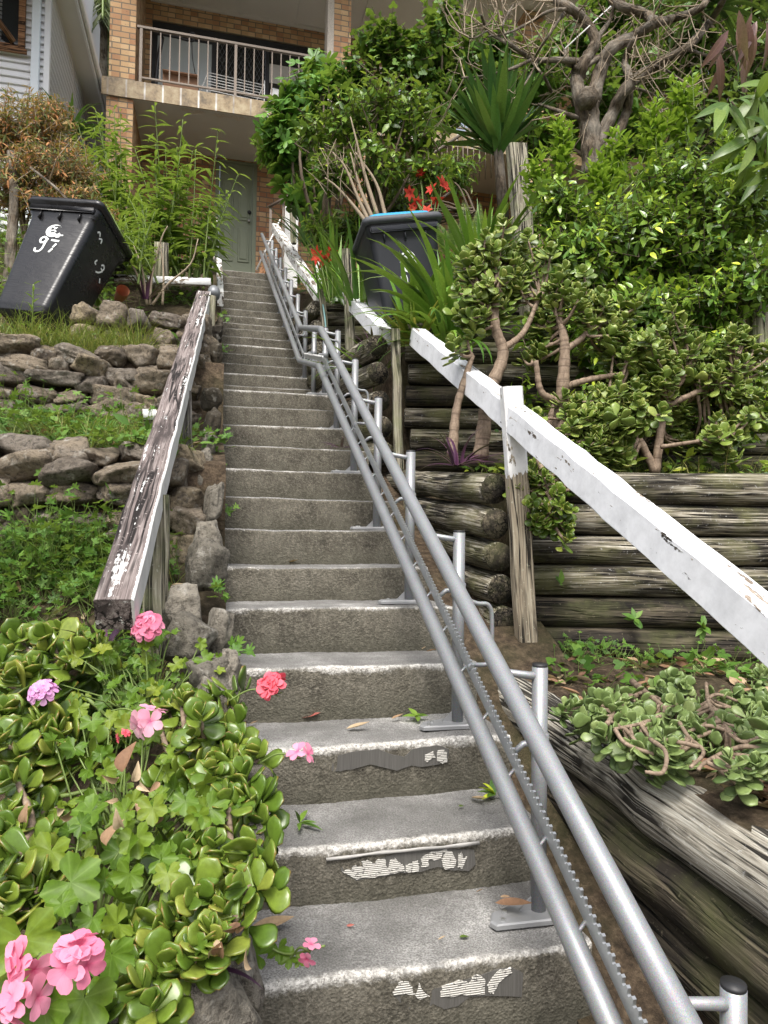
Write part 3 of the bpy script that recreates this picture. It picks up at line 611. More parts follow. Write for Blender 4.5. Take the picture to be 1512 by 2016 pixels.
stone_wall('loose stone course at the left of the steps below the spotlight', -.9, -.05, 4.95, 1.1, 1.42, .13)
edg = [  # upright edging stones beside the left end of the steps  px, py, d, w, h, dep
    (398, 965, 3.35, .10, .18, .12, 0), (422, 990, 3.2, .085, .20, .12, 0), (408, 1090, 2.75, .12, .30, .14, 0), (402, 1120, 2.62, .14, .20, .16, 0), (360, 1195, 2.35, .13, .17, .2, 0), (425, 1260, 2.2, .085, .18, .14, 0), (372, 1260, 2.12, .15, .14, .2, 0), (452, 1330, 2.02, .07, .14, .16, 0), (410, 1330, 2.0, .12, .12, .2, 0),
    (432, 1420, 1.85, .10, .2, .2, 0), (470, 1560, 1.6, .10, .2, .2, 0), (465, 1700, 1.42, .10, .2, .22, 0), (438, 1870, 1.28, .12, .2, .22, 0), (350, 1930, 1.2, .16, .12, .2, 0), (405, 1985, 1.17, .16, .2, .2, 0), (300, 1990, 1.12, .2, .12, .2, 0),
    (426, 660, 5.1, .08, .13, .14, 1), (421, 700, 4.8, .09, .14, .14, 1), (418, 745, 4.5, .10, .16, .16, 1), (414, 790, 4.25, .10, .15, .16, 1), (418, 835, 4.0, .09, .16, .16, 1), (412, 875, 3.75, .09, .15, .16, 0), (402, 920, 3.5, .12, .16, .16, 0), (432, 640, 5.4, .06, .1, .12, 1)]
edge = thing('edging_stones', 'row of upright brown and grey stones edging the left side of the steps', 'stone edging', (-.02, 2.5, -.8))
for px, py, d, ww, hh, dd, k in edg:
    MB().rock(at(px, py, d=d), (ww*.82, dd*.9, hh*.92), rotz(RNG.normal(.2, .2))@roty(RNG.normal(0, .12)), rough=.05).build('stone', M['stonedark' if k else 'stonegrey'], edge)
# ---------------------------------------------------------------- brick house
YF, YW = 10.81, 12.2
H = thing('brick_house', 'two storey tan brick house with a tiled balcony edge and sage green front door', 'house', (.5, 12.2, 3.8))
def hb(name, mat, boxes, parent=H, bev=0.):
    b = MB()
    for (x0, x1, y0, y1, z0, z1) in boxes: b.box(((x0+x1)/2, (y0+y1)/2, (z0+z1)/2), (x1-x0, y1-y0, z1-z0), bev=bev)
    return b.build(name, mat, parent, smooth=False)
DX0, DX1, DZ = .075, .625, 6.23
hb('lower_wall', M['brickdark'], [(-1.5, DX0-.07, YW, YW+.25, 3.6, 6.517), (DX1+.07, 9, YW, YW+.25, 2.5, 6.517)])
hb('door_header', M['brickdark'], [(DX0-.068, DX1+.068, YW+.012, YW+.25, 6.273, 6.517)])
hb('upper_wall', M['brick'], [(-1.5, -1.07, YW, YW+.25, 6.52, 8.78), (-1.07, 1.95, YW, YW+.25, 8.44, 8.78), (1.95, 3.0, YW, YW+.25, 6.52, 8.78), (3.0, 4.6, YW, YW+.25, 8.3, 8.78), (3.0, 4.6, YW, YW+.25, 6.52, 7.2), (4.6, 9, YW, YW+.25, 6.52, 8.78)])
hb('pillar', M['brick'], [(-1.535, -1.175, YF+.03, YW, 6.525, 9.6)]); hb('pillar', M['brick'], [(-1.56, -1.19, YF+.04, YW, 3.2, 6.265)])
hb('pillar', M['brick'], [(1.76, 2.03, YF+.02, YF+.38, 6.525, 9.6)]); hb('pebbledash_strip', M['render'], [(1.655, 1.757, YF+.01, YF+.30, 6.525, 9.6)])
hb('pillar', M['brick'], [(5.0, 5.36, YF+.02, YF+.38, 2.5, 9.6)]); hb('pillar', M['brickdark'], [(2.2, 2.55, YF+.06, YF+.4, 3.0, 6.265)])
slab = hb('balcony_slab', M['soffit'], [(-1.6, 9, YF+.022, YW-.003, 6.275, 6.515)])
hb('fascia_tiles', M['tile'], [(-1.625, 9, YF, YF+.02, 6.265, 6.525)], slab)
for cx, cw in ((-.35, .2), (.05, .17), (.32, .13)):   # flaking render along the slab edge
    b = MB(); q = [(cx+cw*math.cos(a)*(.8+.3*math.sin(3*a+cx*9)), YF+.13+.05*math.sin(a)*(1+.5*math.sin(5*a))) for a in np.linspace(0, 2*math.pi, 22, endpoint=False)]
    b.add([(x, y, 6.271) for x, y in q], [np.arange(22)[::-1][None]]); b.build('flaked_render', M['render'], slab)
hb('eave_soffit', M['soffitw'], [(-1.5, 9, 9.9, YW+.25, 8.79, 8.95)])
hb('soffit_batten', M['soffitw'], [(x, x+.04, 9.95, YW-.01, 8.765, 8.788) for x in (-.6, .35, 1.3, 2.4, 3.6, 4.8)]+[(-1.1, 9, YW-.05, YW-.012, 8.735, 8.788)])
# door
door = hb('front_door', M['door'], [(DX0, DX1, YW+.07, YW+.11, 3.85, DZ)])
for cx in (.215, .485):
    for z0, z1 in ((4.55, 5.15), (5.27, 5.95)):
        hb('door_panel', M['door'], [(cx-.095, cx+.095, YW+.052, YW+.069, z0, z1)], door, bev=.012)
        hb('door_panel', M['door'], [(cx-.06, cx+.06, YW+.040, YW+.051, z0+.05, z1-.05)], door, bev=.010)
hb('door_frame', M['door'], [(DX0-.07, DX0-.004, YW+.03, YW+.2, 3.85, DZ+.04), (DX1+.004, DX1+.07, YW+.03, YW+.2, 3.85, DZ+.04), (DX0-.004, DX1+.004, YW+.03, YW+.2, DZ+.004, DZ+.04)])
MB().tube([(.575, YW+.07, 5.42), (.575, YW+.03, 5.42), (.575, YW+.02, 5.42)], [.03, .03, .022], 14).build('door_lock', M['darkframe'], door)
MB().tube([(.57, YW+.07, 5.26), (.57, YW+.03, 5.26), (.57, YW+.0, 5.26)], [.02, .018, .028], 14).build('door_knob', M['zinc'], door)
# sliding doors on the balcony
sl = hb('sliding_door_frame', M['darkframe'], [(-1.065, 1.945, YW+.02, YW+.06, 8.34, 8.435), (-.1, -.03, YW+.02, YW+.06, 6.525, 8.34), (.80, .86, YW+.02, YW+.06, 6.525, 8.34), (-1.065, -.98, YW+.02, YW+.06, 6.525, 8.34), (1.88, 1.945, YW+.02, YW+.06, 6.525, 8.34), (-.98, -.1, YW+.025, YW+.055, 8.22, 8.338)])
hb('curtained_pane', M['glasspale'], [(-.98, -.1, YW+.04, YW+.05, 6.53, 8.215)], sl); hb('dark_pane', M['glassdark'], [(-.03, .80, YW+.07, YW+.08, 6.53, 8.335)], sl); hb('dark_pane', M['glassdark'], [(.86, 1.88, YW+.04, YW+.05, 6.53, 8.335)], sl)
hb('pane_blind', M['soffit'], [(.87, 1.87, YW+.030, YW+.038, 7.72, 8.05)], sl)
b = MB()
for i in range(-14, 20):   # diamond security mesh
    for sg in (1, -1):
        xa = .385+i*.07; z0_, z1_ = 6.53, 8.33; p = [(xa-.45*sg, z0_), (xa+.45*sg, z1_)]
        xs = np.array([p[0][0], p[1][0]]); 
        if xs.max() < -.03 or xs.min() > .8: continue
        t0 = (np.clip(xs, -.03, .8)-p[0][0])/(p[1][0]-p[0][0]); zz = z0_+np.array(t0)*(z1_-z0_); xx = np.clip(xs, -.03, .8)
        b.tube([(xx[0], YW+.05, zz[0]), (xx[1], YW+.05, zz[1])], .004, 4)
b.build('security_mesh', M['grey'], sl)
# balcony railing
def railing(x0, x1, nb, yr=YF+.05):
    r = hb('balcony_railing', M['brownmetal'], [(x0-.06, x1+.05, yr-.025, yr+.025, 7.345, 7.385), (x0, x1, yr-.014, yr+.014, 6.60, 6.63)], bev=.004)
    for i in range(nb+1):
        x = x0+(x1-x0)*i/nb; w_ = .02 if i % 10 == 0 else .0085
        hb('baluster', M['brownmetal'], [(x-w_, x+w_, yr-w_, yr+w_, 6.525 if i % 10 == 0 else 6.625, 7.35)], r)
railing(-1.1, 1.63, 20); railing(2.1, 4.95, 20)
# things on the balcony
b = thing('drying_rack', 'white wire clothes drying rack standing on the balcony', 'drying rack', (.2, 11.3, 6.53))
f = MB()
for i in range(9): f.tube([(-.15, 11.12+.0*i, 6.66+.045*i), (.72, 11.15, 6.62+.045*i)], .006, 6)
f.build('wire_shelf', M['whitem'], b); f = MB()
for x in (-.15, .72): f.tube([(x, 11.12, 6.53), (x, 11.13, 7.04)], .009, 6); f.tube([(x, 11.13, 7.0), (x-.25, 11.5, 6.53)], .009, 6)
f.build('folding_leg', M['whitem'], b)
b = thing('cardboard_box', 'brown open cardboard box on the balcony behind the railing bars', 'box', (-.55, 11.25, 6.53)); hb('box_body', M['box'], [(-.8, -.28, 11.05, 11.4, 6.53, 6.88)], b); hb('box_flap', M['box'], [(-.8, -.28, 10.98, 11.045, 6.86, 6.875)], b)
b = thing('exercise_machine', 'black exercise machine with bent handlebar standing on the balcony', 'exercise machine', (-.8, 11.5, 6.53))
MB().tube(curve([(-.95, 11.5, 6.55), (-.92, 11.5, 7.2), (-.85, 11.5, 7.7)], 14), .03, 10).build('upright', M['darkframe'], b)
MB().tube(curve([(-1.0, 11.45, 7.72), (-.7, 11.4, 7.68), (-.42, 11.35, 7.62), (-.36, 11.33, 7.66), (-.38, 11.33, 7.74), (-.42, 11.33, 7.72)], 30), .019, 10).build('handlebar', M['blackcap'], b)
MB().tube(curve([(-.4, 11.33, 7.64), (-.38, 11.3, 7.3), (-.3, 11.3, 6.9), (-.28, 11.3, 6.55)], 20), .008, 6).build('cable', M['blackcap'], b); hb('machine_base', M['blackcap'], [(-1.08, -.82, 11.2, 11.7, 6.53, 6.75)], b, bev=.03)
tag(MB().box((1.1, 11.3, 6.75), (.6, .3, .4), roty(.12), bev=.03).build('storage_tub', M['whitem']), 'white plastic tub on the balcony half hidden by fig leaves', 'tub')
# things by the front door
for i, (lab, x, z1, w_, m) in enumerate((('wide brown timber board leaning beside the front door', .82, 4.72, .11, 'brownwood'), ('narrow dark board leaning beside the wide brown one', .94, 4.6, .07, 'postdark'), ('pale edged plank leaning furthest right by the door', 1.06, 4.7, .05, 'soffitw'), ('short reddish plank at the foot of the leaning boards', 1.1, 4.4, .09, 'brownwood'))):
    tag(MB().beam((x-.14, 11.2+.08*i, 3.86), (x+.14, 12.05, z1), w_, .025, 4, .003).build('timber_board', M[m]), lab, 'board')
tag(hb('white_panel', M['whitem'], [(1.10, 1.32, 11.4, 11.46, 3.9, 5.22)], None, bev=.01), 'tall white panel standing behind the small metal rail near the door', 'panel')
tag(hb('white_panel', M['whitem'], [(1.62, 1.78, 11.5, 11.55, 3.9, 4.98)], None, bev=.01), 'smaller white panel half hidden by leaves right of the cap post', 'panel')
g = thing('porch_rail', 'small brown metal guard rail at the top of the steps', 'railing', (1, 11.1, 3.86))
hb('porch_post', M['brownmetal'], [(.845, .885, 11.3, 11.34, 3.86, 5.13)], g); hb('porch_post', M['brownmetal'], [(1.04, 1.07, 11.2, 11.23, 3.86, 5.2)], g); MB().beam((.83, 11.32, 5.13), (1.24, 11.0, 5.28), .045, .03, 1, .003).build('top_rail', M['brownmetal'], g)
MB().tube([(.66, 11.3, 4.1), (1.02, 11.3, 4.95)], .013, 8).build('diagonal_bar', M['whitem'], g)
# side stair with metal balustrade on the right
g = thing('stair_balustrade', 'brown metal balustrade sloping up behind the red lilies', 'balustrade', (3.4, 9.6, 3.2))
pa, pb_ = at(795, 342, d=10.2), at(912, 262, d=10.4); pc, pd = at(1060, 235, d=10.6), at(912, 262, d=10.4)
MB().beam(pa, pb_, .05, .035, 2, .004).build('handrail', M['brownmetal'], g); MB().beam(pa-[0, 0, .75], pb_-[0, 0, .75], .035, .03, 2, .004).build('bottom_rail', M['brownmetal'], g)
MB().beam(pb_+[0.01, 0, 0], pc, .05, .035, 2, .004).build('handrail', M['brownmetal'], g)
for t in np.linspace(0, 1, 12): q = pa*(1-t)+pb_*t; MB().tube([q, q-[0, 0, .75]], .009, 6).build('baluster', M['brownmetal'], g)
for t in np.linspace(.06, 1, 13): q = pb_*(1-t)+pc*t; MB().tube([q, q-[0, 0, .75]], .009, 6).build('baluster', M['brownmetal'], g)
# ---------------------------------------------------------------- white weatherboard house
W_ = thing('weatherboard_house', 'white weatherboard house with brown timber window at the upper left', 'house', (-2.6, 9.5, 3.5))
YC = 9.0; XS = at(93, 100, Y=YC)[0]
def boards(p_of, x0, x1, z0, z1, hgt, name):
    b = MB(); z = z0
    while z < z1:
        P = [p_of(s_, o_, zz) for s_ in (x0, x1) for o_, zz in ((-.004, z), (.030, z), (.030, z+.012), (-.002, z+hgt-.001))]
        b.add(P, [[[0, 1, 5, 4], [1, 2, 6, 5], [2, 3, 7, 6]]]); z += hgt
    return b.build(name, M['board'], W_, smooth=False)
boards(lambda s_, o_, z: (XS+o_, s_, z), YC, 14.5, 3.4, 6.62, .098, 'side_boards')
boards(lambda s_, o_, z: (s_, YC-o_, z), -5.5, XS-.03, 3.4, 9.6, .088, 'front_boards')
hb('wall_core', M['board'], [(-5.5, XS-.006, YC+.006, 14.5, 3.2, 6.62), (-5.5, XS-.25, YC+.006, 14.4, 6.63, 9.6)], W_)
hb('corner_board', M['board'], [(XS-.03, XS+.032, YC-.032, YC+.03, 3.4, 9.6)], W_)
xd = at(72, 120, Y=YC)[0]; hb('downpipe', M['boardtrim'], [(xd-.045, xd+.045, YC-.09, YC-.03, 3.4, 9.6)], W_, bev=.006)
e0 = at(140, 0, Y=YC); ez = at(205, 215, X=e0[0])
XE = e0[0]; ZE = (e0[2]+ez[2])/2
hb('eave_lining', M['soffitw'], [(XS-.2, XE, YC-1.6, 14.6, ZE+.02, ZE+.06)], W_); hb('eave_fascia', M['whitem'], [(XE+.002, XE+.03, YC-1.6, 14.6, ZE-.0, ZE+.17)], W_); hb('eave_gutter', M['whitem'], [(XE+.033, XE+.075, YC-1.6, 14.6, ZE+.06, ZE+.18)], W_, bev=.01)
hb('roof', M['grey'], [(-5.6, XE+.05, YC-1.6, 14.6, ZE+.19, ZE+.26)], W_)
w0 = at(0, 100, Y=YC)[0]; w1 = at(51, 100, Y=YC)[0]; wz = at(30, 104, Y=YC)[2]
wf = hb('window_frame', M['brownwood'], [(w1-.07, w1, YC-.07, YC-.026, wz, wz+1.6), (w0-.9, w1-.07, YC-.07, YC-.026, wz, wz+.06), (w0-.9, w1+.03, YC-.10, YC-.072, wz-.05, wz-.0)], W_)
hb('window_glass', M['glassdark'], [(w0-.9, w1-.07, YC-.034, YC-.028, wz+.06, wz+1.6)], wf)
b = MB()
for z in np.arange(wz+.12, wz+1.6, .05): b.box((w0-.45, YC-.040, z), (.94, .004, .030), rotx(.5))
b.build('window_blind', M['grey'], wf, smooth=False)
MB().beam((w1-.11, YC-.085, wz+.07), (w1-.42, YC-.35, wz+.40), .05, .05, 1, .004).build('open_sash', M['brownwood'], wf)
# ---------------------------------------------------------------- wheelie bins
def bin_body(t, H_, wb, wt, db, dt, matb, matl, top=None):
    def ring(z, w_, d_, r=.05, k=6):
        P = []
        for cx, cy, a0 in ((1, 1, 0), (-1, 1, 90), (-1, -1, 180), (1, -1, 270)):
            for j in range(k):
                a = math.radians(a0+90*j/(k-1)); P.append((cx*(w_/2-r)+r*math.cos(a), cy*(d_/2-r)+r*math.sin(a), z))
        return np.array(P)
    def loft(rings, capb=True, capt=False):
        k = len(rings[0]); b = MB(); a = np.arange(k); c = (a+1) % k
        F = [np.concatenate([np.column_stack([i*k+a, i*k+c, (i+1)*k+c, (i+1)*k+a]) for i in range(len(rings)-1)])]
        if capb: F.append(a[::-1][None])
        if capt: F.append(((len(rings)-1)*k+a)[None])
        b.add(np.vstack(rings), F); return b
    lv = [0, .012, .04, .06, .3*H_, .6*H_, .86*H_, .9*H_, .93*H_, H_]; rs = []
    for z in lv:
        f = z/H_; g = 0
        if z < .02: g = -.03
        if z > .88*H_: g = .035 if z > .91*H_ else .008
        rs.append(ring(z, wb+(wt-wb)*f+g, db+(dt-db)*f+g))
    body = loft(rs).build('bin_body', matb, t)
    b = MB()
    for zz in (.955*H_,): b.box((0, -dt/2-.02, zz), (wt*.98, .035, .05), bev=.008)
    for x in np.linspace(-.3, .3, 3): b.box((x*wt, -dt/2-.006, .90*H_), (.008, .03, .08))
    b.build('rim_flange', matb, body)
    lr = [ring(H_+.002, wt+.085, dt+.10, .05), ring(H_+.045, wt+.075, dt+.09, .05), ring(H_+.055, wt+.06, dt+.07, .05)]
    lid = loft(lr, True, True).build('bin_lid', matl, t)
    if top is not None: loft([ring(H_+.056, wt-.02, dt-.02), ring(H_+.10, wt-.06, dt-.08, .06), ring(H_+.12, wt-.14, dt-.16, .06)], False, True).build('lid_top', top, lid)
    for sx in (-1, 1):
        whl = MB().tube([(sx*(wb/2-.02), db/2+.06, .10), (sx*(wb/2+.03), db/2+.06, .10)], .10, 24).build('wheel', M['blackcap'], t)
        MB().tube([(sx*(wb/2+.031), db/2+.06, .10), (sx*(wb/2+.036), db/2+.06, .10)], .05, 16).build('hub', M['grey'], whl)
    MB().tube([(-wb/2, db/2+.06, .10), (wb/2, db/2+.06, .10)], .012, 8).build('axle', M['grey'], t)
    MB().tube(curve([(-wt*.36, dt/2+.01, H_*.955), (-wt*.36, dt/2+.11, H_*.97), (wt*.36, dt/2+.11, H_*.97), (wt*.36, dt/2+.01, H_*.955)], 18), .016, 10).build('bin_handle', matb, t)
    def front(u, z): return (u, -(db+(dt-db)*z/H_)/2-.003, z)
    def side(v, z): return ((wb+(wt-wb)*z/H_)/2+.003, v, z)
    return body, front, side
def strokes(f, lines, w_, name, body):
    b = MB()
    for ln in lines:
        P = curve(ln, 4*len(ln)) if len(ln) > 2 else np.array(ln, float); n = len(P); T = nrm(np.gradient(P, axis=0)); Nn = np.column_stack([-T[:, 1], T[:, 0]])
        ww = w_*(.7+.5*np.abs(np.sin(np.arange(n)*1.7+len(ln))))[:, None]/2
        V = [f(*q) for q in np.vstack([P+Nn*ww, P-Nn*ww])]; i = np.arange(n-1); b.add(V, [np.column_stack([i, i+1, i+1+n, i+n])])
    return b.build(name, M['binpaint'], body, smooth=False)
def disc(f, cx, cz, prof, name, body, mat='binpaint'):
    b = MB(); b.add([f(cx+x, cz+z) for x, z in prof], [np.arange(len(prof))[None]]); return b.build(name, M[mat], body, smooth=False)
# tipped bin
t = thing('wheelie_bin', 'glossy black wheelie bin tipped back on the left slope, marked 97 in white', 'bin', (0, 0, 0))
body, fr, sd = bin_body(t, .93, .41, .54, .38, .47, M['bin'], M['bin'])
A = nrm(np.array([.20, .89, .40])); X_ = nrm(np.array([.93, -.24, -.22])); X_ = nrm(X_-A*(X_@A))
frame = np.column_stack([CR, CU, CF]); Zw = frame@A; Xw = frame@X_; Yw = np.cross(Zw, Xw)
Rb = np.column_stack([Xw, Yw, Zw]); pos = at(36, 608, d=4.95)-Rb@np.array([0, -.19, .0])
k_ = np.linspace(math.radians(35), math.radians(330), 26)
outer = [(.062*math.cos(a), .058*math.sin(a)) for a in k_]; inner = [(.016+.044*math.cos(a), .010+.040*math.sin(a)) for a in k_[::-1]]
b = MB(); n_c = len(k_); q_ = [fr(-.005+x, .70+z) for x, z in outer]+[fr(-.005+x, .70+z) for x, z in inner[::-1]]; i_ = np.arange(n_c-1); b.add(q_, [np.column_stack([i_, i_+1, i_+1+n_c, i_+n_c])]); b.build('crescent_emblem', M['binpaint'], body, smooth=False)
strokes(fr, [[(.03, .655), (.055, .66), (.085, .665)], [(.03, .645), (.06, .65)]], .012, 'emblem_mark', body)
strokes(fr, [[(-.045, .725), (-.02, .735), (.0, .722), (.01, .735)], [(-.03, .70), (.0, .705), (.015, .69)], [(-.035, .672), (.0, .68), (.03, .668), (.06, .672)]], .011, 'emblem_mark', body)
strokes(fr, [[(-.028, .618), (-.045, .637), (-.068, .632), (-.078, .610), (-.066, .588), (-.045, .590), (-.030, .610)], [(-.022, .628), (-.03, .585), (-.035, .53), (-.055, .505), (-.085, .51), (-.09, .535)], [(.008, .615), (.04, .612), (.075, .61)], [(.062, .585), (.045, .55)], [(.048, .54), (.03, .505)]], .016, 'painted_number', body)
strokes(sd, [[(.05, .66), (.07, .68), (.09, .665), (.08, .64), (.06, .645)], [(.09, .64), (.06, .60), (.03, .58)], [(-.01, .655), (-.02, .625), (0, .62)], [(.1, .58), (.12, .55)]], .012, 'painted_number', body)
strokes(sd, [[(-.14, .80), (-.12, .82), (-.10, .80)], [(-.1, .78), (-.07, .80), (-.06, .77)]], .013, 'painted_mark', body)
t.matrix_world = Matrix.Translation(Vector(pos)) @ Matrix([list(r) for r in Rb]).to_4x4()
# upright bin
t = thing('wheelie_bin', 'upright charcoal wheelie bin with blue lid top among the strap leaves', 'bin', (0, 0, 0))
body, fr, sd = bin_body(t, 1.0, .46, .56, .50, .62, M['binmatte'], M['binlid'], M['binblue'])
disc(fr, .0, .70, [(.068*math.cos(a), .085*math.sin(a)) for a in np.linspace(0, 2*math.pi, 32, endpoint=False)], 'round_emblem', body)
b = MB(); fb = lambda u, z: (fr(u, z)[0], fr(u, z)[1]-.002, z)
for ln in ([(-.045, .745), (-.02, .755), (.0, .74), (.02, .757), (.045, .745)], [(-.05, .71), (-.02, .725), (.01, .705), (.05, .72)], [(-.05, .685), (-.025, .695), (0, .68), (.03, .695)], [(-.03, .655), (0, .665), (.03, .65)]):
    P = curve(ln, 16); n = len(P); T = nrm(np.gradient(P, axis=0)); Nn = np.column_stack([-T[:, 1], T[:, 0]])*.0045
    i = np.arange(n-1); b.add([fb(*q) for q in np.vstack([P+Nn, P-Nn])], [np.column_stack([i, i+1, i+1+n, i+n])])
b.build('emblem_lettering', M['binmatte'], body, smooth=False)
strokes(fr, [[(-.03, .585), (-.045, .602), (-.065, .597), (-.072, .575), (-.058, .558), (-.036, .566), (-.03, .585)], [(-.028, .575), (-.035, .51), (-.06, .49), (-.08, .505)], [(.01, .59), (.06, .59), (.03, .49)]], .012, 'painted_number', body)
pt = at(796, 456, d=5.55); yaw = -.06
Rz = rotz(yaw)@roty(-.17)
top_front = Rz@np.array([0, -.31, .93])
t.matrix_world = Matrix.Translation(Vector(pt-top_front)) @ Matrix([list(r) for r in Rz]).to_4x4()
# pot, hose, cord
p = at(232, 590, d=5.6); tag(MB().tube([p, p+[.03, -.05, .02], p+[.05, -.12, .04]], [.03, .045, .05], 18, False).build('clay_pot', M['terracotta']), 'small terracotta pot lying behind the tipped bin', 'pot')
tag(MB().tube(curve([at(636, 600, d=6.9), at(641, 640, d=6.6), at(640, 680, d=6.5), at(648, 730, d=6.3)], 20), .008, 6).build('garden_hose', M['hose']), 'thin blue green hose hanging beside the third terrace logs', 'hose')
tag(MB().tube([at(1112, 96, d=6.2), at(1216, 0, d=6.6)], .006, 6).build('cord', M['rope']), 'taut white cord tied to a bare branch end of the tree', 'cord')
# ---------------------------------------------------------------- vegetation
G = {}
G['jade'] = leafmat('jade_leaf', [(0.040, 0.077, 0.010), (0.085, 0.148, 0.017), (0.148, 0.209, 0.028), (0.249, 0.255, 0.048)], .30, .06, edge=(.30, .09, .04), spec=.5)
G['jadefar'] = leafmat('yellowish_jade_leaf', [(.060, .100, .018), (.125, .190, .032), (.20, .265, .050), (.32, .34, .09)], .36, .06, edge=(.34, .20, .07), spec=.45); G['lime'] = leafmat('lime_young_leaf', [(.10, .20, .018), (.20, .34, .03), (.30, .43, .05)], .36, .3)  # jade on the right side trees is a yellower green
G['jadecut'] = leafmat('wilting_jade_leaf', [(0.083, 0.132, 0.041), (0.154, 0.218, 0.067), (0.249, 0.310, 0.114)], .38, .05, spec=.45)
G['ger'] = leafmat('geranium_leaf', [(0.040, 0.091, 0.006), (0.079, 0.158, 0.011), (0.132, 0.206, 0.017), (0.211, 0.246, 0.026)], .5, .28, mid=(.20, .31, .06), edge=(.16, .25, .04), mw=.03)
G['glossy'] = leafmat('glossy_shrub_leaf', [(0.046, 0.104, 0.023), (0.104, 0.207, 0.033), (0.235, 0.369, 0.048), (0.707, 0.797, 0.062)], .27, .18, spec=.6)
G['willow'] = leafmat('narrow_pale_leaf', [(0.062, 0.132, 0.019), (0.136, 0.240, 0.032), (0.247, 0.360, 0.054)], .42, .3, mid=(.28, .36, .12))
G['fig'] = leafmat('fig_leaf', [(0.046, 0.121, 0.021), (0.091, 0.217, 0.029), (0.166, 0.322, 0.044)], .45, .28)
G['citrus'] = leafmat('citrus_leaf', [(0.043, 0.097, 0.018), (0.097, 0.193, 0.028), (0.214, 0.336, 0.038), (0.426, 0.470, 0.060)], .33, .22, spec=.5)
G['vine'] = leafmat('vine_leaf', [(0.034, 0.088, 0.016), (0.073, 0.166, 0.022), (0.157, 0.281, 0.036)], .4, .28)
G['brown'] = leafmat('half_dry_shrub_leaf', [(0.064, 0.094, 0.023), (0.129, 0.163, 0.045), (0.361, 0.250, 0.101), (0.438, 0.188, 0.068), (0.258, 0.112, 0.045)], .7, .2)
G['strap'] = leafmat('strap_leaf', [(0.045, 0.113, 0.018), (0.090, 0.205, 0.024), (0.181, 0.313, 0.039)], .33, .2, spec=.5)
G['strapy'] = leafmat('pale_strap_leaf', [(0.083, 0.138, 0.021), (0.166, 0.218, 0.031), (0.332, 0.276, 0.062)], .4, .25)
G['yucca'] = leafmat('yucca_blade', [(0.030, 0.094, 0.023), (0.071, 0.176, 0.037), (0.151, 0.283, 0.058)], .35, .1, edge=(.16, .2, .07))
G['purple'] = leafmat('purple_leaf', [(.030, .010, .030), (.065, .020, .055), (.11, .045, .09)], .4, .12)
G['pars'] = leafmat('parsley_leaf', [(0.041, 0.109, 0.014), (0.083, 0.184, 0.025), (0.142, 0.253, 0.041)], .55, .3)
G['grass'] = leafmat('grass_blade', [(.06, .11, .02), (.12, .18, .035), (.22, .24, .06), (.30, .25, .10)], .6, .3)
G['dry'] = leafmat('dry_leaf', [(.12, .06, .035), (.25, .14, .08), (.36, .25, .15), (.44, .34, .22)], .75, .12, mid=(.2, .12, .07))
G['red'] = leafmat('red_fallen_leaf', [(.28, .07, .06), (.36, .11, .09)], .6, .15)
G['mango'] = leafmat('long_drooping_leaf', [(0.056, 0.120, 0.022), (0.111, 0.204, 0.032), (0.185, 0.264, 0.054)], .35, .25, mid=(.24, .30, .10), spec=.5)
G['mangored'] = leafmat('bronze_young_leaf', [(.10, .045, .045), (.17, .08, .075), (.24, .13, .11)], .35, .25, mid=(.3, .18, .14), spec=.5)
G['palm'] = leafmat('palm_leaflet', [(.05, .075, .03), (.13, .16, .075), (.26, .29, .17)], .4, .15)
G['far'] = leafmat('background_leaf', [(0.035, 0.075, 0.018), (0.079, 0.152, 0.027), (0.156, 0.237, 0.046)], .5, .25)
def petalmat(name, a, b, dark):
    n = N(name); x = n.xyz(n.lc()); c = n.ramp(x[0], [(0, a), (1, b)]); c = n.mix(n.ramp(x[1], [(.05, .75), (.38, 0.)]), c, dark)
    ve = n.noise(n.comb(n.ma('MULTIPLY', x[2], 6.), n.ma('MULTIPLY', x[1], .6), x[0]), 3., 2); c = n.mix(n.ramp(ve, [(.55, 0.), (.7, .30)]), c, dark)
    n.fin(c, .6, spec=.2); t = n('ShaderNodeBsdfTranslucent', {0: c}); ms = n('ShaderNodeMixShader', {0: .3, 1: n.p.outputs[0], 2: t.outputs[0]}); n.t.links.new(ms.outputs[0], n.out.inputs[0]); return n.m
G['pink'] = petalmat('pink_petal', (.82, .22, .36), (.88, .38, .52), (.66, .07, .20)); G['coral'] = petalmat('coral_petal', (.82, .13, .18), (.86, .22, .28), (.62, .05, .08))
G['mauve'] = petalmat('mauve_petal', (.66, .30, .58), (.76, .44, .68), (.48, .10, .36)); G['pale'] = petalmat('pale_pink_petal', (.84, .36, .50), (.88, .58, .66), (.62, .10, .26))
G['amar'] = petalmat('red_lily_petal', (.62, .045, .03), (.74, .12, .07), (.40, .02, .03))
n_ = N('tan_bark'); l_ = n_.lc(); f_ = n_.noise(n_.vm(l_, (30, 60, 60)), 1., 4, .65); rg_ = n_.noise(n_.vm(l_, (55, 3, 3)), 1., 2)
M['jstem'] = n_.fin(n_.mix(n_.ramp(rg_, [(.52, 0.), (.62, .7)]), n_.ramp(f_, [(.3, (.15, .105, .07)), (.7, (.33, .25, .18))]), (.09, .06, .04)), .75, n_.bump(rg_, .4, .006))
n_ = N('rough_grey_bark'); l_ = n_.lc(); f_ = n_.noise(n_.vm(l_, (8, 30, 30)), 1.2, 5, .7, .6); m_ = n_.noise(l_, 5, 4, .65)
c_ = n_.mix(n_.ramp(m_, [(.42, 0.), (.64, .8)]), n_.ramp(f_, [(.36, (.030, .023, .017)), (.5, (.11, .085, .06)), (.64, (.23, .185, .135))]), (.27, .245, .205))
M['bark'] = n_.fin(c_, .9, n_.bump(f_, 1., .03), spec=.2)
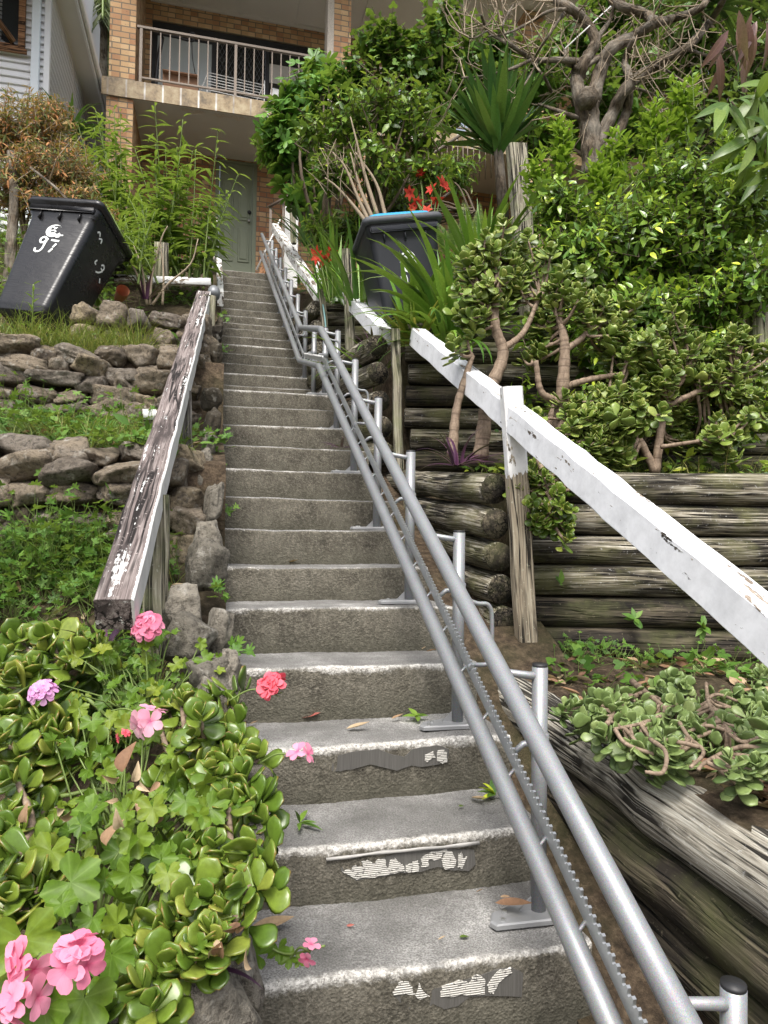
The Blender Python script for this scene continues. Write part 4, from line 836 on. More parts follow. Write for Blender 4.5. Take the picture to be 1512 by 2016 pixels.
M['twig'] = plain('pale_twig', (.30, .24, .17), .8, var=.4, sc=30); M['gstem'] = plain('green_stem', (.14, .20, .05), .5, var=.3, sc=20); M['dstem'] = plain('brown_stem', (.10, .075, .05), .8, var=.4, sc=20)
ZUP = np.array([0, 0, 1.])
def sph(n): return nrm(RNG.normal(0, 1, (n, 3)))
def perp(d):
    a = np.cross(d, ZUP); bad = np.linalg.norm(a, axis=-1) < 1e-3; a[bad] = [1, 0, 0]; a = nrm(a); return a, np.cross(a, d)
def r3(n, s=1.): return RNG.normal(0, s, (n, 3))
def sticks(b, P0, P1, r0, r1, k=4, sag=0.):
    """many thin straight twigs in one go"""
    n = len(P0); d = nrm(P1-P0); a, c = perp(d); th = np.arange(k)*2*np.pi/k; V = []
    mid = (P0+P1)/2+np.array([0, 0, sag])
    for P, r in ((P0, r0), (mid, (np.asarray(r0)+np.asarray(r1))/2), (P1, r1)):
        r = np.broadcast_to(r, (n,))
        V.append(P[:, None]+(np.cos(th)[None, :, None]*a[:, None]+np.sin(th)[None, :, None]*c[:, None])*r[:, None, None])
    V = np.concatenate(V, 1); j = np.arange(k); q = np.column_stack([j, (j+1) % k, k+(j+1) % k, k+j]); q = np.vstack([q, q+k])
    b.add(V.reshape(-1, 3), [(q[None]+(np.arange(n)*3*k)[:, None, None]).reshape(-1, 4)], np.repeat(np.column_stack([np.arange(n)*.37, np.zeros(n), np.zeros(n)]), 3*k, 0))
def shrub(name, label, cat, base, blobs, ntw, k, tm, L, mat, stem=None, tl=.22, W=None, spread=1., droop=.15, up=.5, nbr=14, br=.012, group=None, tintk=.45, shell=2.2, twr=.003, parent_parts=None):
    root = thing(name, label, cat, base, group); stem = stem or M['dstem']
    wts = np.array([b[2] if len(b) > 2 else 1. for b in blobs], float); wts /= wts.sum(); ci = RNG.choice(len(blobs), ntw, p=wts)
    C = np.array([b[0] for b in blobs], float)[ci]; Rr = np.array([np.broadcast_to(b[1], 3) for b in blobs], float)[ci]
    d = sph(ntw); rad = RNG.uniform(0, 1, ntw)**(1/shell); tip = C+d*rad[:, None]*Rr
    tw = nrm(d*.75+ZUP*up+r3(ntw, .3)); tln = tl*RNG.uniform(.6, 1.3, ntw); st = tip-tw*tln[:, None]; a, c = perp(tw); ph0 = RNG.uniform(0, 6.3, ntw)
    b = MB(); T = []; D = []; Nn = []; Tt = []; LL = []
    for j in range(k):
        t = (j+.7)/k; ph = ph0+j*2.4+RNG.normal(0, .3, ntw); rdl = a*np.cos(ph)[:, None]+c*np.sin(ph)[:, None]
        T.append(st+tw*(tln*t)[:, None]); D.append(nrm(tw*(.25+.6*t)+rdl*spread-ZUP*droop+r3(ntw, .16))); Nn.append(nrm(tw+ZUP*.6+r3(ntw, .35)))
        Tt.append(np.clip(RNG.uniform(0, 1-tintk, ntw)+tintk*t*RNG.uniform(.4, 1., ntw), 0, 1)); LL.append(L*RNG.uniform(.7, 1.15, ntw)*(1.05-.35*t))
    Lc = np.concatenate(LL)
    b.inst(*tm, np.concatenate(T), np.concatenate(D), np.concatenate(Nn), Lc, None if W is None else Lc*W, np.concatenate(Tt)); b.build('foliage', mat, root)
    b = MB(); sticks(b, st, tip, twr, twr*.6)
    base = np.asarray(base, float)
    for i in range(nbr):
        g = RNG.integers(ntw); e = st[g]; m = base*.5+e*.5+r3(1, .06)[0]*np.linalg.norm(e-base)+np.array([0, 0, .08]); P = curve([base+r3(1, .02)[0], m, e], 8)
        b.tube(P, np.linspace(br, br*.3, len(P)), 6, False)
    near = RNG.integers(0, ntw, min(ntw, 260)); hub = C[near]+(st[near]-C[near])*.35; sticks(b, hub, st[near], twr*1.3, twr)
    b.build('stems', stem, root); return root
# ---------- jade plants
def rosettes(b, C, D, L, nl, spread=1.15, tint0=0., tm=None):
    """pairs of fleshy leaves around each stem tip"""
    n = len(C); a, c = perp(nrm(D)); D = nrm(D); L = np.broadcast_to(L, (n,)); ph0 = RNG.uniform(0, 6.3, n)
    for j in range(nl):
        t = j/(nl-1); ph = ph0+(j//2)*1.57+(j % 2)*math.pi+RNG.normal(0, .22, n); rd = a*np.cos(ph)[:, None]+c*np.sin(ph)[:, None]
        ld = nrm(D*(1.35-1.75*t+RNG.normal(0, .12, n))[:, None]+rd*spread*(.45+.75*t)+r3(n, .1)); p = C-D*(L*(.05+1.15*t))[:, None]
        b.inst(*(tm or JADE), p, ld, nrm(D+ZUP*.25-ld*.4+r3(n, .1)), L*(.62+.5*t**.7-.22*max(0, t-.6))*RNG.uniform(.85, 1.15, n), None, np.clip(RNG.beta(2, 2.6, n)*.9+tint0+.12*(1-t), 0, 1))
def jade(name, label, base, clusters, trunks, mat, L, nl=12, sub=3, group=None, r0=.028, tm=None):
    L = L*1.3; root = thing(name, label, 'succulent', base, group); C = []; D = []; Ls = []
    sb = MB(); nodes = []
    for pts, ra, rb in trunks:
        P = curve(pts, 8*len(pts)); rr = np.linspace(ra, rb, len(P))*(1+.08*np.sin(np.arange(len(P))*1.9)); sb.tube(P, rr, 10); nodes.append(P[len(P)//3:])
    nodes = np.vstack(nodes) if nodes else np.asarray([base], float)
    for c, d, r in clusters:
        c = np.asarray(c, float)
        for s_ in range(sub):
            cc = c+(r3(1, .55)[0]*r if s_ else 0); dd = nrm(nrm(np.asarray(d, float))+r3(1, .35)[0]); C.append(cc); D.append(dd); Ls.append(L*RNG.uniform(.8, 1.15))
            e = cc-dd*L*.5; q = nodes[np.argmin(np.linalg.norm(nodes-e+ZUP*.0, axis=1)+RNG.uniform(0, .06, len(nodes)))]; ln = np.linalg.norm(e-q)
            if ln < (.75 if r0 > .02 else .16): P = curve([q, q*.55+e*.45-dd*ln*.12+r3(1, .05)[0]*ln, e], 8); sb.tube(P, np.linspace(min(.012, r0*.4), .0055, len(P)), 6)
    sb.build('stems', M['jstem'], root); b = MB(); rosettes(b, np.array(C), np.array(D), np.array(Ls), nl, tm=tm); b.build('foliage', mat, root); return root
VIEW = -CF
def cl(px, py, d, r=.07, dirv=None, up=.8, vw=.5):
    p = at(px, py, d=d); return (p, nrm(ZUP*up+VIEW*vw+r3(1, .3)[0]) if dirv is None else dirv, r)
# foreground bed, lower left: surface distance as a function of the picture row
def dfg(py, px=200): return float(np.interp(py, [1180, 1300, 1450, 1600, 1800, 2016, 2150], [2.25, 1.95, 1.62, 1.38, 1.16, 1.0, .92]))+.0002*(px-250)*0
fgc = lambda L_: [cl(x, y, dfg(y)+dd, .05) for x, y, dd in L_]
jade('jade_plant', 'big jade rosettes at the left edge below the dark handrail end', at(110, 1420, d=2.0)-[0, 0, .15], fgc([(88, 1279, 0), (40, 1255, .1), (140, 1300, 0), (60, 1310, 0), (165, 1265, .1), (10, 1290, 0), (115, 1240, .1), (30, 1340, 0)]), [([at(110, 1420, d=2.0)-[0, 0, .15], at(90, 1340, d=1.95)], .02, .014)], G['jade'], .060, 12, 2)
jade('jade_plant', 'jade clump with red tinged tips under the mauve flower head', at(70, 1560, d=1.7)-[0, 0, .1], fgc([(70, 1422, -.05), (110, 1440, 0), (20, 1440, -.05), (40, 1490, 0), (100, 1480, 0), (15, 1400, 0)]), [([at(70, 1560, d=1.7)-[0, 0, .1], at(65, 1480, d=1.62)], .02, .012)], G['jade'], .058, 12, 2)
jade('jade_plant', 'round green jade crown beside the steps in front of the third riser', at(420, 1640, d=1.6)-[0, 0, .15], fgc([(366, 1367, .0), (330, 1385, .05), (395, 1390, 0), (378, 1450, -.05), (345, 1465, 0), (430, 1450, 0), (446, 1480, 0), (456, 1490, 0), (478, 1520, -.02), (405, 1500, 0), (434, 1530, 0), (469, 1560, 0), (471, 1575, 0), (365, 1520, .05), (440, 1425, .1)]), [([at(420, 1640, d=1.6)-[0, 0, .15], at(400, 1520, d=1.6)], .02, .012), ([at(420, 1640, d=1.6)-[0, 0, .15], at(464, 1560, d=1.58)], .016, .01)], G['jade'], .045, 11, 2)
jade('jade_plant', 'jade branches spilling over the bed edge beside the second riser', at(400, 1850, d=1.3)-[0, 0, .1], fgc([(384, 1663, .0), (411, 1686, 0), (428, 1663, 0), (458, 1640, 0), (438, 1710, -.03), (407, 1770, -.03), (421, 1750, -.03), (441, 1790, -.04), (417, 1848, -.05), (411, 1830, -.05), (370, 1720, .0), (350, 1780, 0), (458, 1700, 0)]), [([at(400, 1850, d=1.3)-[0, 0, .1], at(420, 1760, d=1.25)], .018, .01)], G['jade'], .043, 11, 2)
jade('jade_plant', 'jade clump at the bottom beside the large pink flowers', at(280, 2016, d=1.15)-[0, 0, .1], fgc([(287, 1848, 0), (250, 1830, .03), (320, 1830, 0), (278, 1940, -.03), (240, 1900, 0), (320, 1900, -.02), (300, 1980, -.04), (345, 1880, .02), (230, 1960, 0), (200, 2000, -.02)]), [([at(280, 2040, d=1.15)-[0, 0, .1], at(280, 1920, d=1.12)], .018, .01)], G['jade'], .042, 11, 1)
jade('jade_plant', 'jade clump cut by the left picture edge above the pink flowers', at(20, 1800, d=1.3)-[0, 0, .1], fgc([(28, 1594, 0), (50, 1620, 0), (10, 1650, 0), (28, 1732, -.03), (70, 1755, 0), (10, 1770, -.03), (60, 1690, .03), (5, 1700, 0), (30, 1540, .05)]), [([at(20, 1840, d=1.3)-[0, 0, .1], at(25, 1700, d=1.28)], .018, .01)], G['jade'], .048, 11, 2)
# geranium plants
def geranium(label, centers, n, L, d_off=.0, base=None):
    C = np.array([at(x, y, d=dfg(y)+d_off) for x, y in centers]); base = C.mean(0)-[0, 0, .18] if base is None else base
    root = thing('geranium', label, 'flower plant', base); idx = RNG.integers(0, len(C), n); P = C[idx]+r3(n, .045); D = nrm(ZUP*.25+VIEW*.55+r3(n, .55)); D[:, 2] -= .25
    Nn = nrm(ZUP*.7+VIEW*.75+r3(n, .38)); b = MB(); Ls = L*RNG.uniform(.6, 1.2, n)
    x = nrm(np.cross(D, Nn)); D2 = nrm(np.cross(Nn, x)); b.inst(*GER, P, D2, Nn, Ls, None, RNG.beta(2, 2, n)); b.build('foliage', G['ger'], root)
    b = MB(); S = base+(P-base)*RNG.uniform(.15, .5, (n, 1))+r3(n, .02); sticks(b, S, P, .0028, .0016, 5, .02); 
    for c in C[:10]: b.tube(curve([base, (base+c)/2+r3(1, .04)[0], c-[0, 0, .03]], 8), .005, 6)
    b.build('stems', M['gstem'], root); return root
geranium('trailing geranium with lobed leaves below the handrail post', [(250, 1320), (300, 1340), (230, 1380), (330, 1300), (390, 1300), (430, 1310), (280, 1410), (210, 1330), (170, 1350), (200, 1290), (440, 1370)], 70, .055, .06)
geranium('geranium with dead brown bracts in the middle of the bed', [(160, 1490), (200, 1540), (250, 1560), (300, 1590), (270, 1650), (180, 1598), (330, 1560), (120, 1540), (290, 1500), (350, 1610), (140, 1620), (400, 1600), (230, 1470)], 62, .060, .05)
geranium('geranium with broad scalloped leaves in the lower left corner', [(139, 1737), (100, 1690), (46, 1848), (80, 1800), (162, 1960), (200, 1720), (230, 1790), (20, 1870), (120, 1900), (180, 1850), (60, 1940), (250, 1700), (310, 1700)], 52, .066, .02)
# a few large readable leaves in front
b = MB(); big = [(180, 1598, .088), (139, 1737, .105), (268, 1650, .07), (300, 1590, .065), (46, 1850, .12), (165, 1965, .11), (100, 1675, .085), (365, 1577, .06), (390, 1605, .055), (245, 1600, .06), (330, 1720, .055), (180, 1420, .06), (255, 1720, .06), (85, 1985, .09), (220, 1880, .075)]
P = np.array([at(x, y, d=dfg(y)-.07) for x, y, s in big]); Nn = nrm(VIEW*1.+ZUP*.55+r3(len(big), .25)); D = nrm(-ZUP*.6+r3(len(big), .4)); x_ = nrm(np.cross(D, Nn)); D = np.cross(Nn, x_)
root = thing('geranium', 'trailing geranium stems carrying the largest scalloped leaves over the jade', 'flower plant', P.mean(0)-[0, 0, .2]); b.inst(*lobed_t(5, .30, .045, 325, .09, .18, 4, 60), P, D, Nn, np.array([s for *_, s in big]), None, RNG.uniform(.35, .8, len(big))); b.build('foliage', G['ger'], root)
b = MB(); sticks(b, P-Nn*.14-ZUP*.06+r3(len(P), .03), P-Nn*.003, .003, .002, 6, .03); b.build('stems', M['gstem'], root)
def flower_head(label, px, py, d, r, nf, mat, stem_to, psz=.5, doub=False):
    c = at(px, py, d=d); root = thing('geranium_flower', label, 'flower', c-ZUP*r, 'geranium flower heads'); b = MB()
    for i in range(nf):
        o = sph(1)[0]; o = nrm(o+VIEW*.75+ZUP*.45) if nf > 1 else nrm(VIEW+ZUP*.3); fc = c+o*r*(.75 if nf > 1 else .05); a, e = perp(o[None]); a, e = a[0], e[0]; np_ = 10 if doub else 5; ph = RNG.uniform(0, 6)
        th = ph+np.arange(np_)*2*math.pi/5+RNG.normal(0, .12, np_); lift = .25+(.5 if doub else 0)*(np.arange(np_) >= 5)
        D = nrm(np.cos(th)[:, None]*a+np.sin(th)[:, None]*e+o*np.reshape(lift, (-1, 1)) if doub else np.cos(th)[:, None]*a+np.sin(th)[:, None]*e+o*.3)
        b.inst(*PETAL, np.repeat(fc[None], np_, 0), D, np.repeat(o[None], np_, 0)+r3(np_, .15), psz*r*RNG.uniform(.85, 1.1, np_), None, RNG.uniform(0, 1, np_))
    b.build('petals', mat, root, origin=None); s = at(*stem_to[:2], d=stem_to[2]); P = curve([s, (s+c)/2+[0, 0, .015], c-VIEW*r*.4-ZUP*r*.3], 14); b = MB(); b.tube(P, .0022, 6)
    for i in range(min(nf, 9)): o = nrm(sph(1)[0]+VIEW*.3); b.tube([P[-1], c+o*r*.6], .0011, 4)
    b.build('stalk', M['gstem'], root); return root
flower_head('full pink geranium head in front of the dark handrail end', 290, 1237, 1.95, .042, 14, G['pink'], (305, 1330, 2.0), .75)
flower_head('coral geranium head on a long stalk over the fourth riser', 540, 1360, 1.70, .034, 7, G['coral'], (450, 1380, 1.72), .85, True)
flower_head('mauve geranium head at the far left edge of the bed', 88, 1368, 1.66, .036, 16, G['mauve'], (110, 1450, 1.7), .6)
flower_head('pale pink geranium floret pair beside the jade crown', 293, 1420, 1.58, .034, 4, G['pale'], (215, 1400, 1.66), .95)
flower_head('single pink floret poking out over the adhesive strip', 592, 1490, 1.52, .024, 2, G['pink'], (507, 1505, 1.55), 1.)
flower_head('tiny pink floret on a trailing stem above the lowest tread', 610, 1874, 1.30, .020, 2, G['pink'], (570, 1890, 1.33), .9)
flower_head('largest pink geranium blooms in the bottom left corner', 152, 1893, .93, .029, 5, G['pink'], (170, 2000, 1.0), 1.)
flower_head('bright pink blooms above the corner at the left edge', 62, 1885, .95, .026, 4, G['pink'], (90, 2000, 1.0), 1.)
flower_head('lowest pink blooms touching the bottom left corner', 48, 1962, .93, .027, 4, G['pink'], (80, 2040, 1.0), 1.)
flower_head('small dull red fading geranium bud above the dry bracts', 243, 1450, 1.60, .016, 5, G['coral'], (225, 1500, 1.64), .7)
root = thing('geranium', 'short geranium runner with three dark lobed leaves lying on the lowest tread', 'flower plant', at(500, 1880, d=1.34)); b = MB(); P = np.array([at(*q) for q in ()]) if False else np.array([at(508, 1880, d=1.32), at(548, 1868, d=1.34), at(570, 1885, d=1.33), at(590, 1890, d=1.33)])
Nn = nrm(ZUP+VIEW*.8+r3(4, .2)); D = nrm(np.cross(Nn, np.cross(-ZUP+r3(4, .5), Nn))); b.inst(*lobed_t(5, .42, .06, 320, .08, .12, 4, 50), P, D, Nn, np.array([.075, .05, .045, .03]), None, np.array([.3, .35, .4, .5])); b.build('foliage', G['ger'], root)
b = MB(); b.tube(curve([at(470, 1815, d=1.36), at(500, 1840, d=1.34), at(560, 1878, d=1.33), at(640, 1862, d=1.31)], 16), .0022, 6); b.build('stems', M['gstem'], root)
# ---------- right side jade trees
T_ = lambda *q: [at(x, y, d=d) for x, y, d in q]
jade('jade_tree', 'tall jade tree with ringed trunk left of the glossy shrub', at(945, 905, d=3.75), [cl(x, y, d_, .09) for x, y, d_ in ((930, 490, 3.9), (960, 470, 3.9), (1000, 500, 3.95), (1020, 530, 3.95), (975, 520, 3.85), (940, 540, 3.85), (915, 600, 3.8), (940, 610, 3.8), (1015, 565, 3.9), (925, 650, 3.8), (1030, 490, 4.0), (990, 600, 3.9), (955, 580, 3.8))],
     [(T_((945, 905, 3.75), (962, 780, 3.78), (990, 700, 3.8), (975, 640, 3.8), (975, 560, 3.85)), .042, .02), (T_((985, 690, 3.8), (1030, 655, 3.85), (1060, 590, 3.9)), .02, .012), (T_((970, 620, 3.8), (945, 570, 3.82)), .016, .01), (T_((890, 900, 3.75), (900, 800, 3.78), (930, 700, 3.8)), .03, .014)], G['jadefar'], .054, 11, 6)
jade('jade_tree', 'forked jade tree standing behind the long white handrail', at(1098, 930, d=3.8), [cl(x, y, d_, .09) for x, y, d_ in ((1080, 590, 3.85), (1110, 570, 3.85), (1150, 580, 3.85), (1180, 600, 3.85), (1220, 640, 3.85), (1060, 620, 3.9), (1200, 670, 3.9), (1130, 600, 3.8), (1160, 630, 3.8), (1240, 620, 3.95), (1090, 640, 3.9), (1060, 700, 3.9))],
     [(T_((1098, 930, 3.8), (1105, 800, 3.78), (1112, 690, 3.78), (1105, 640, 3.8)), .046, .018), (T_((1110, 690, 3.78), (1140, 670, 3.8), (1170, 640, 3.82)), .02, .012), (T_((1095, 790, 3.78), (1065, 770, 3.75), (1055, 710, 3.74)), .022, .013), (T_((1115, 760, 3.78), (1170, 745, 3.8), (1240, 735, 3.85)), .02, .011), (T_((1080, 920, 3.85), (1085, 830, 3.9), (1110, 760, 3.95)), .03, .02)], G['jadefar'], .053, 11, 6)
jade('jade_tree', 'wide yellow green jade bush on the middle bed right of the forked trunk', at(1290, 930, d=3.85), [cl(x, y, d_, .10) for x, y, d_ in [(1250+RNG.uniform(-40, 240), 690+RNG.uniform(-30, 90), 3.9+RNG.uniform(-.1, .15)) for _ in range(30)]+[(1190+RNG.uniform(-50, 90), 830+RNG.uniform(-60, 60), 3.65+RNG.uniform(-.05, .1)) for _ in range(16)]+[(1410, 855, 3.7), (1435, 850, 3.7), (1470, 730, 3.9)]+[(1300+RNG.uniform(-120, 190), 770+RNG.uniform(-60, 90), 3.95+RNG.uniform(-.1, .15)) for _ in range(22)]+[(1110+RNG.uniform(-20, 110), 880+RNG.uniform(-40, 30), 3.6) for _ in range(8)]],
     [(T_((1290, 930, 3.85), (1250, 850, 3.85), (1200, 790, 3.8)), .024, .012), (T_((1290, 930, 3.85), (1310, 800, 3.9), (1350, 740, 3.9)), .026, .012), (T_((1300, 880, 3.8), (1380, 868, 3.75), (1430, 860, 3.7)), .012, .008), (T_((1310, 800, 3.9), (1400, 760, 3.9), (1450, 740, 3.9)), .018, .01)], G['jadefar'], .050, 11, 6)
jade('jade_plant', 'small jade sprays hanging over the log corner beneath the white handrail', at(1060, 905, d=3.45), [cl(x, y, d_, .06, up=.3, vw=.9) for x, y, d_ in ((1045, 935, 3.32), (1080, 945, 3.32), (1020, 960, 3.35), (1100, 970, 3.3), (1070, 1000, 3.28), (1050, 990, 3.3), (1115, 1000, 3.28), (1085, 1035, 3.26), (1120, 1040, 3.26), (1060, 1020, 3.28), (1110, 925, 3.35), (1140, 960, 3.32))], [(T_((1060, 905, 3.45), (1075, 950, 3.36), (1090, 1010, 3.3)), .014, .008)], G['jade'], .042, 10, 3)
ob = lambda x, y, h=.06: at(x, y, z=-.655+h)
Tb = lambda h, *q: [ob(x, y, h) for x, y in q]
jade('jade_cuttings', 'heap of cut pale jade branches lying on the lowest right bed', ob(1300, 1450, -.04), [(ob(x, y, RNG.uniform(.02, .10)), nrm(ZUP*.4+VIEW*.5+r3(1, .5)[0]), .05) for x, y in [(1130, 1390), (1150, 1410), (1190, 1430), (1180, 1375), (1320, 1335), (1300, 1350), (1350, 1350), (1490, 1350), (1500, 1380), (1500, 1320), (1270, 1485), (1290, 1500), (1345, 1330)]+[(x, RNG.uniform(1385, float(np.interp(x, [1160, 1300, 1400, 1530], [1405, 1465, 1500, 1525])))) for x in RNG.uniform(1165, 1530, 60)]],
     [(Tb(0.115, (1260, 1365), (1225, 1385), (1195, 1425)), 0.0105, 0.0069), (Tb(0.130, (1245, 1342), (1280, 1370), (1310, 1395)), 0.0116, 0.0069), (Tb(0.108, (1330, 1410), (1355, 1450), (1385, 1480), (1360, 1510)), 0.0063, 0.0043), (Tb(0.108, (1280, 1455), (1310, 1480), (1305, 1520), (1270, 1520)), 0.0063, 0.0043), (Tb(0.115, (1300, 1410), (1260, 1425), (1210, 1435)), 0.0058, 0.0043), (Tb(0.115, (1390, 1345), (1395, 1385), (1415, 1420)), 0.0063, 0.0048), (Tb(0.108, (1505, 1450), (1460, 1460), (1420, 1430)), 0.0069, 0.0043), (Tb(0.101, (1500, 1462), (1440, 1475), (1390, 1500), (1375, 1515)), 0.0058, 0.0043)], G['jadecut'], .041, 9, 3, r0=.016)
# ---------- right side shrubs
def blob_px(lst): return [(at(x, y, d=d), np.array([r, r, r*(rz if rz else 1)])*1., w) for x, y, d, r, rz, w in lst]
shrub('glossy_shrub', 'dense glossy dark green shrub filling the middle right behind the jade trees', 'shrub', at(1260, 760, d=5.0), blob_px([(1250, 470, 5.0, .46, .8, 3), (1130, 500, 4.9, .34, .8, 2), (1370, 470, 5.0, .45, .9, 3), (1250, 610, 4.8, .38, .6, 2), (1110, 400, 5.0, .24, .8, 1), (1380, 600, 4.8, .34, .7, 1.6), (1470, 540, 4.7, .30, 1., 1.2), (1330, 360, 5.1, .34, .8, 1.6), (1460, 400, 5.0, .3, 1., 1.2), (1230, 690, 4.75, .36, .45, 1.6), (1380, 690, 4.7, .34, .5, 1.4), (1090, 640, 4.7, .26, .6, .9)]), 2500, 7, LEAF, .098, G['glossy'], tl=.22, droop=.2, br=.014, tintk=.5)
shrub('glossy_shrub', 'bright lime young shoots standing up behind the dark glossy shrub', 'shrub', at(1200, 420, d=5.3), blob_px([(1105, 270, 5.3, .10, 2.2, 1), (1215, 290, 5.3, .10, 2., 1), (1290, 250, 5.3, .12, 2.2, 1.2), (1345, 200, 5.3, .14, 2., 1.4), (1180, 330, 5.2, .12, 1., .8), (1440, 300, 5.2, .16, 1.4, 1.2), (1060, 330, 5.2, .12, 1.2, .8)]), 260, 9, LEAF, .09, G['lime'], M['gstem'], tl=.24, up=1.6, droop=-.1, spread=.9, br=.008)
shrub('fig_tree', 'fig tree with large lobed leaves beside the balcony', 'tree', at(640, 520, d=8.6), blob_px([(590, 210, 8.6, .45, .8, 2), (560, 290, 8.6, .40, .8, 1.6), (640, 180, 8.7, .5, .8, 2), (620, 340, 8.6, .36, .8, 1.2), (540, 250, 8.4, .25, .9, .8), (590, 380, 8.5, .22, .7, .6), (620, 120, 8.8, .22, .9, .4)]), 130, 4, FIG, .34, G['fig'], tl=.35, droop=.35, br=.03, twr=.006)
shrub('citrus_tree', 'citrus like tree with thin crossing stems behind the blue lidded bin', 'tree', at(742, 440, d=7.4), blob_px([(760, 200, 7.4, .5, .8, 2.2), (680, 230, 7.4, .42, .8, 1.6), (830, 240, 7.4, .40, .9, 1.6), (740, 320, 7.3, .45, .7, 1.6), (660, 330, 7.3, .3, .8, .8), (840, 330, 7.3, .3, .7, .9), (620, 250, 7.4, .25, .8, .6)]), 470, 6, LEAFS, .125, G['citrus'], tl=.28, droop=.25, br=.02, twr=.004)
b = MB(); cs = thing('bare_shrub', 'leaning bare brown stems rising behind the blue lidded bin', 'shrub', at(730, 450, d=7.0))
for q in ([(728, 440), (705, 390), (680, 330), (655, 300)], [(738, 440), (712, 380), (700, 340), (690, 300)], [(722, 440), (700, 410), (665, 370), (640, 350)], [(745, 430), (720, 350), (705, 290), (690, 230)], [(760, 430), (740, 360), (700, 300)]):
    b.tube(curve([at(x, y, d=7.0) for x, y in q], 16), [.022, .006], 7)
for _ in range(40):
    p = at(RNG.uniform(640, 720), RNG.uniform(300, 400), d=7.0+RNG.normal(0, .1)); b.tube([p, p+nrm(np.array([-.5, 0, .8])+r3(1, .5)[0])*RNG.uniform(.1, .35)], [.005, .002], 4)
b.build('stems', M['twig'], cs)
shrub('climbing_vine', 'mass of heart shaped vine leaves covering the house above the yucca', 'vine', at(850, 260, d=9.2), blob_px([(760, 80, 9.2, .5, .8, 1.4), (820, 120, 9.2, .6, .8, 2.2), (880, 90, 9.2, .55, .9, 2), (930, 160, 9.2, .55, .8, 1.8), (860, 190, 9.1, .45, .6, 1.4), (700, 150, 9.2, .45, .7, 1.2), (980, 80, 9.2, .35, .9, 1), (880, 30, 9.3, .4, .8, .7)]), 560, 6, IVY, .16, G['vine'], tl=.35, droop=.5, br=.03, twr=.005)
shrub('background_tree', 'shaded leafy tree behind the bare branched trunk', 'tree', at(1180, 330, d=9.4), blob_px([(1060, 150, 9.4, .6, .9, 2), (1180, 200, 9.4, .6, .9, 2), (1130, 80, 9.5, .5, .8, 1.4), (1260, 120, 9.4, .55, 1., 1.8), (1060, 260, 9.2, .4, .6, 1), (1260, 260, 9.2, .4, .7, 1), (1200, 20, 9.6, .5, .8, 1.2)]), 640, 6, IVY, .17, G['vine'], tl=.35, droop=.4, br=.03, twr=.005)
shrub('background_tree', 'tall dark tree filling the upper right corner behind everything', 'tree', at(1450, 420, d=10.5), blob_px([(1340, 60, 10.5, .9, 1., 2), (1450, 120, 10.5, 1., 1., 2.5), (1540, 220, 10.2, .9, 1., 2), (1400, 230, 10.2, .8, .8, 2), (1480, 10, 10.8, .9, .9, 2), (1350, 300, 10, .7, .7, 1.4), (1500, 380, 9.5, .7, .8, 1.6), (1290, 20, 11, .7, .9, 1.3), (1590, 60, 10.8, .9, 1.2, 1.5)]), 1500, 6, LEAF, .20, G['far'], tl=.45, droop=.3, br=.05, twr=.008)
shrub('background_shrub', 'low leafy shrub at the right edge behind the square post', 'shrub', at(1500, 700, d=6.0), blob_px([(1480, 480, 6.2, .45, 1., 1), (1540, 600, 6.0, .5, 1., 1), (1400, 420, 6.4, .45, .8, 1), (1200, 400, 6.6, .5, .6, 1), (1080, 420, 6.6, .4, .6, .8)]), 420, 6, LEAFS, .11, G['citrus'], tl=.3, br=.02)
shrub('hedge_shrub', 'thin leaved dark shrub under the brown balustrade behind the lilies', 'shrub', at(930, 420, d=8.2), blob_px([(700, 440, 7.9, .35, .6, 1), (780, 400, 8.0, .4, .6, 1.2), (900, 330, 8.6, .35, .7, .8), (640, 450, 7.8, .25, .8, .8)]), 340, 6, LEAFN, .15, G['citrus'], tl=.3, br=.015)
shrub('undergrowth_shrub', 'dark shaded undergrowth behind the jade trunks against the second log wall', 'shrub', at(1250, 900, d=4.5), blob_px([(1120, 830, 4.45, .28, .9, 1), (1220, 800, 4.5, .30, .9, 1.2), (1330, 790, 4.5, .30, .9, 1.2), (1430, 810, 4.45, .28, .9, 1), (1500, 780, 4.4, .28, 1., .8), (1010, 800, 4.5, .18, 1.2, .5)]), 620, 6, LEAF, .085, G['glossy'], tl=.2, droop=.2, tintk=.15)
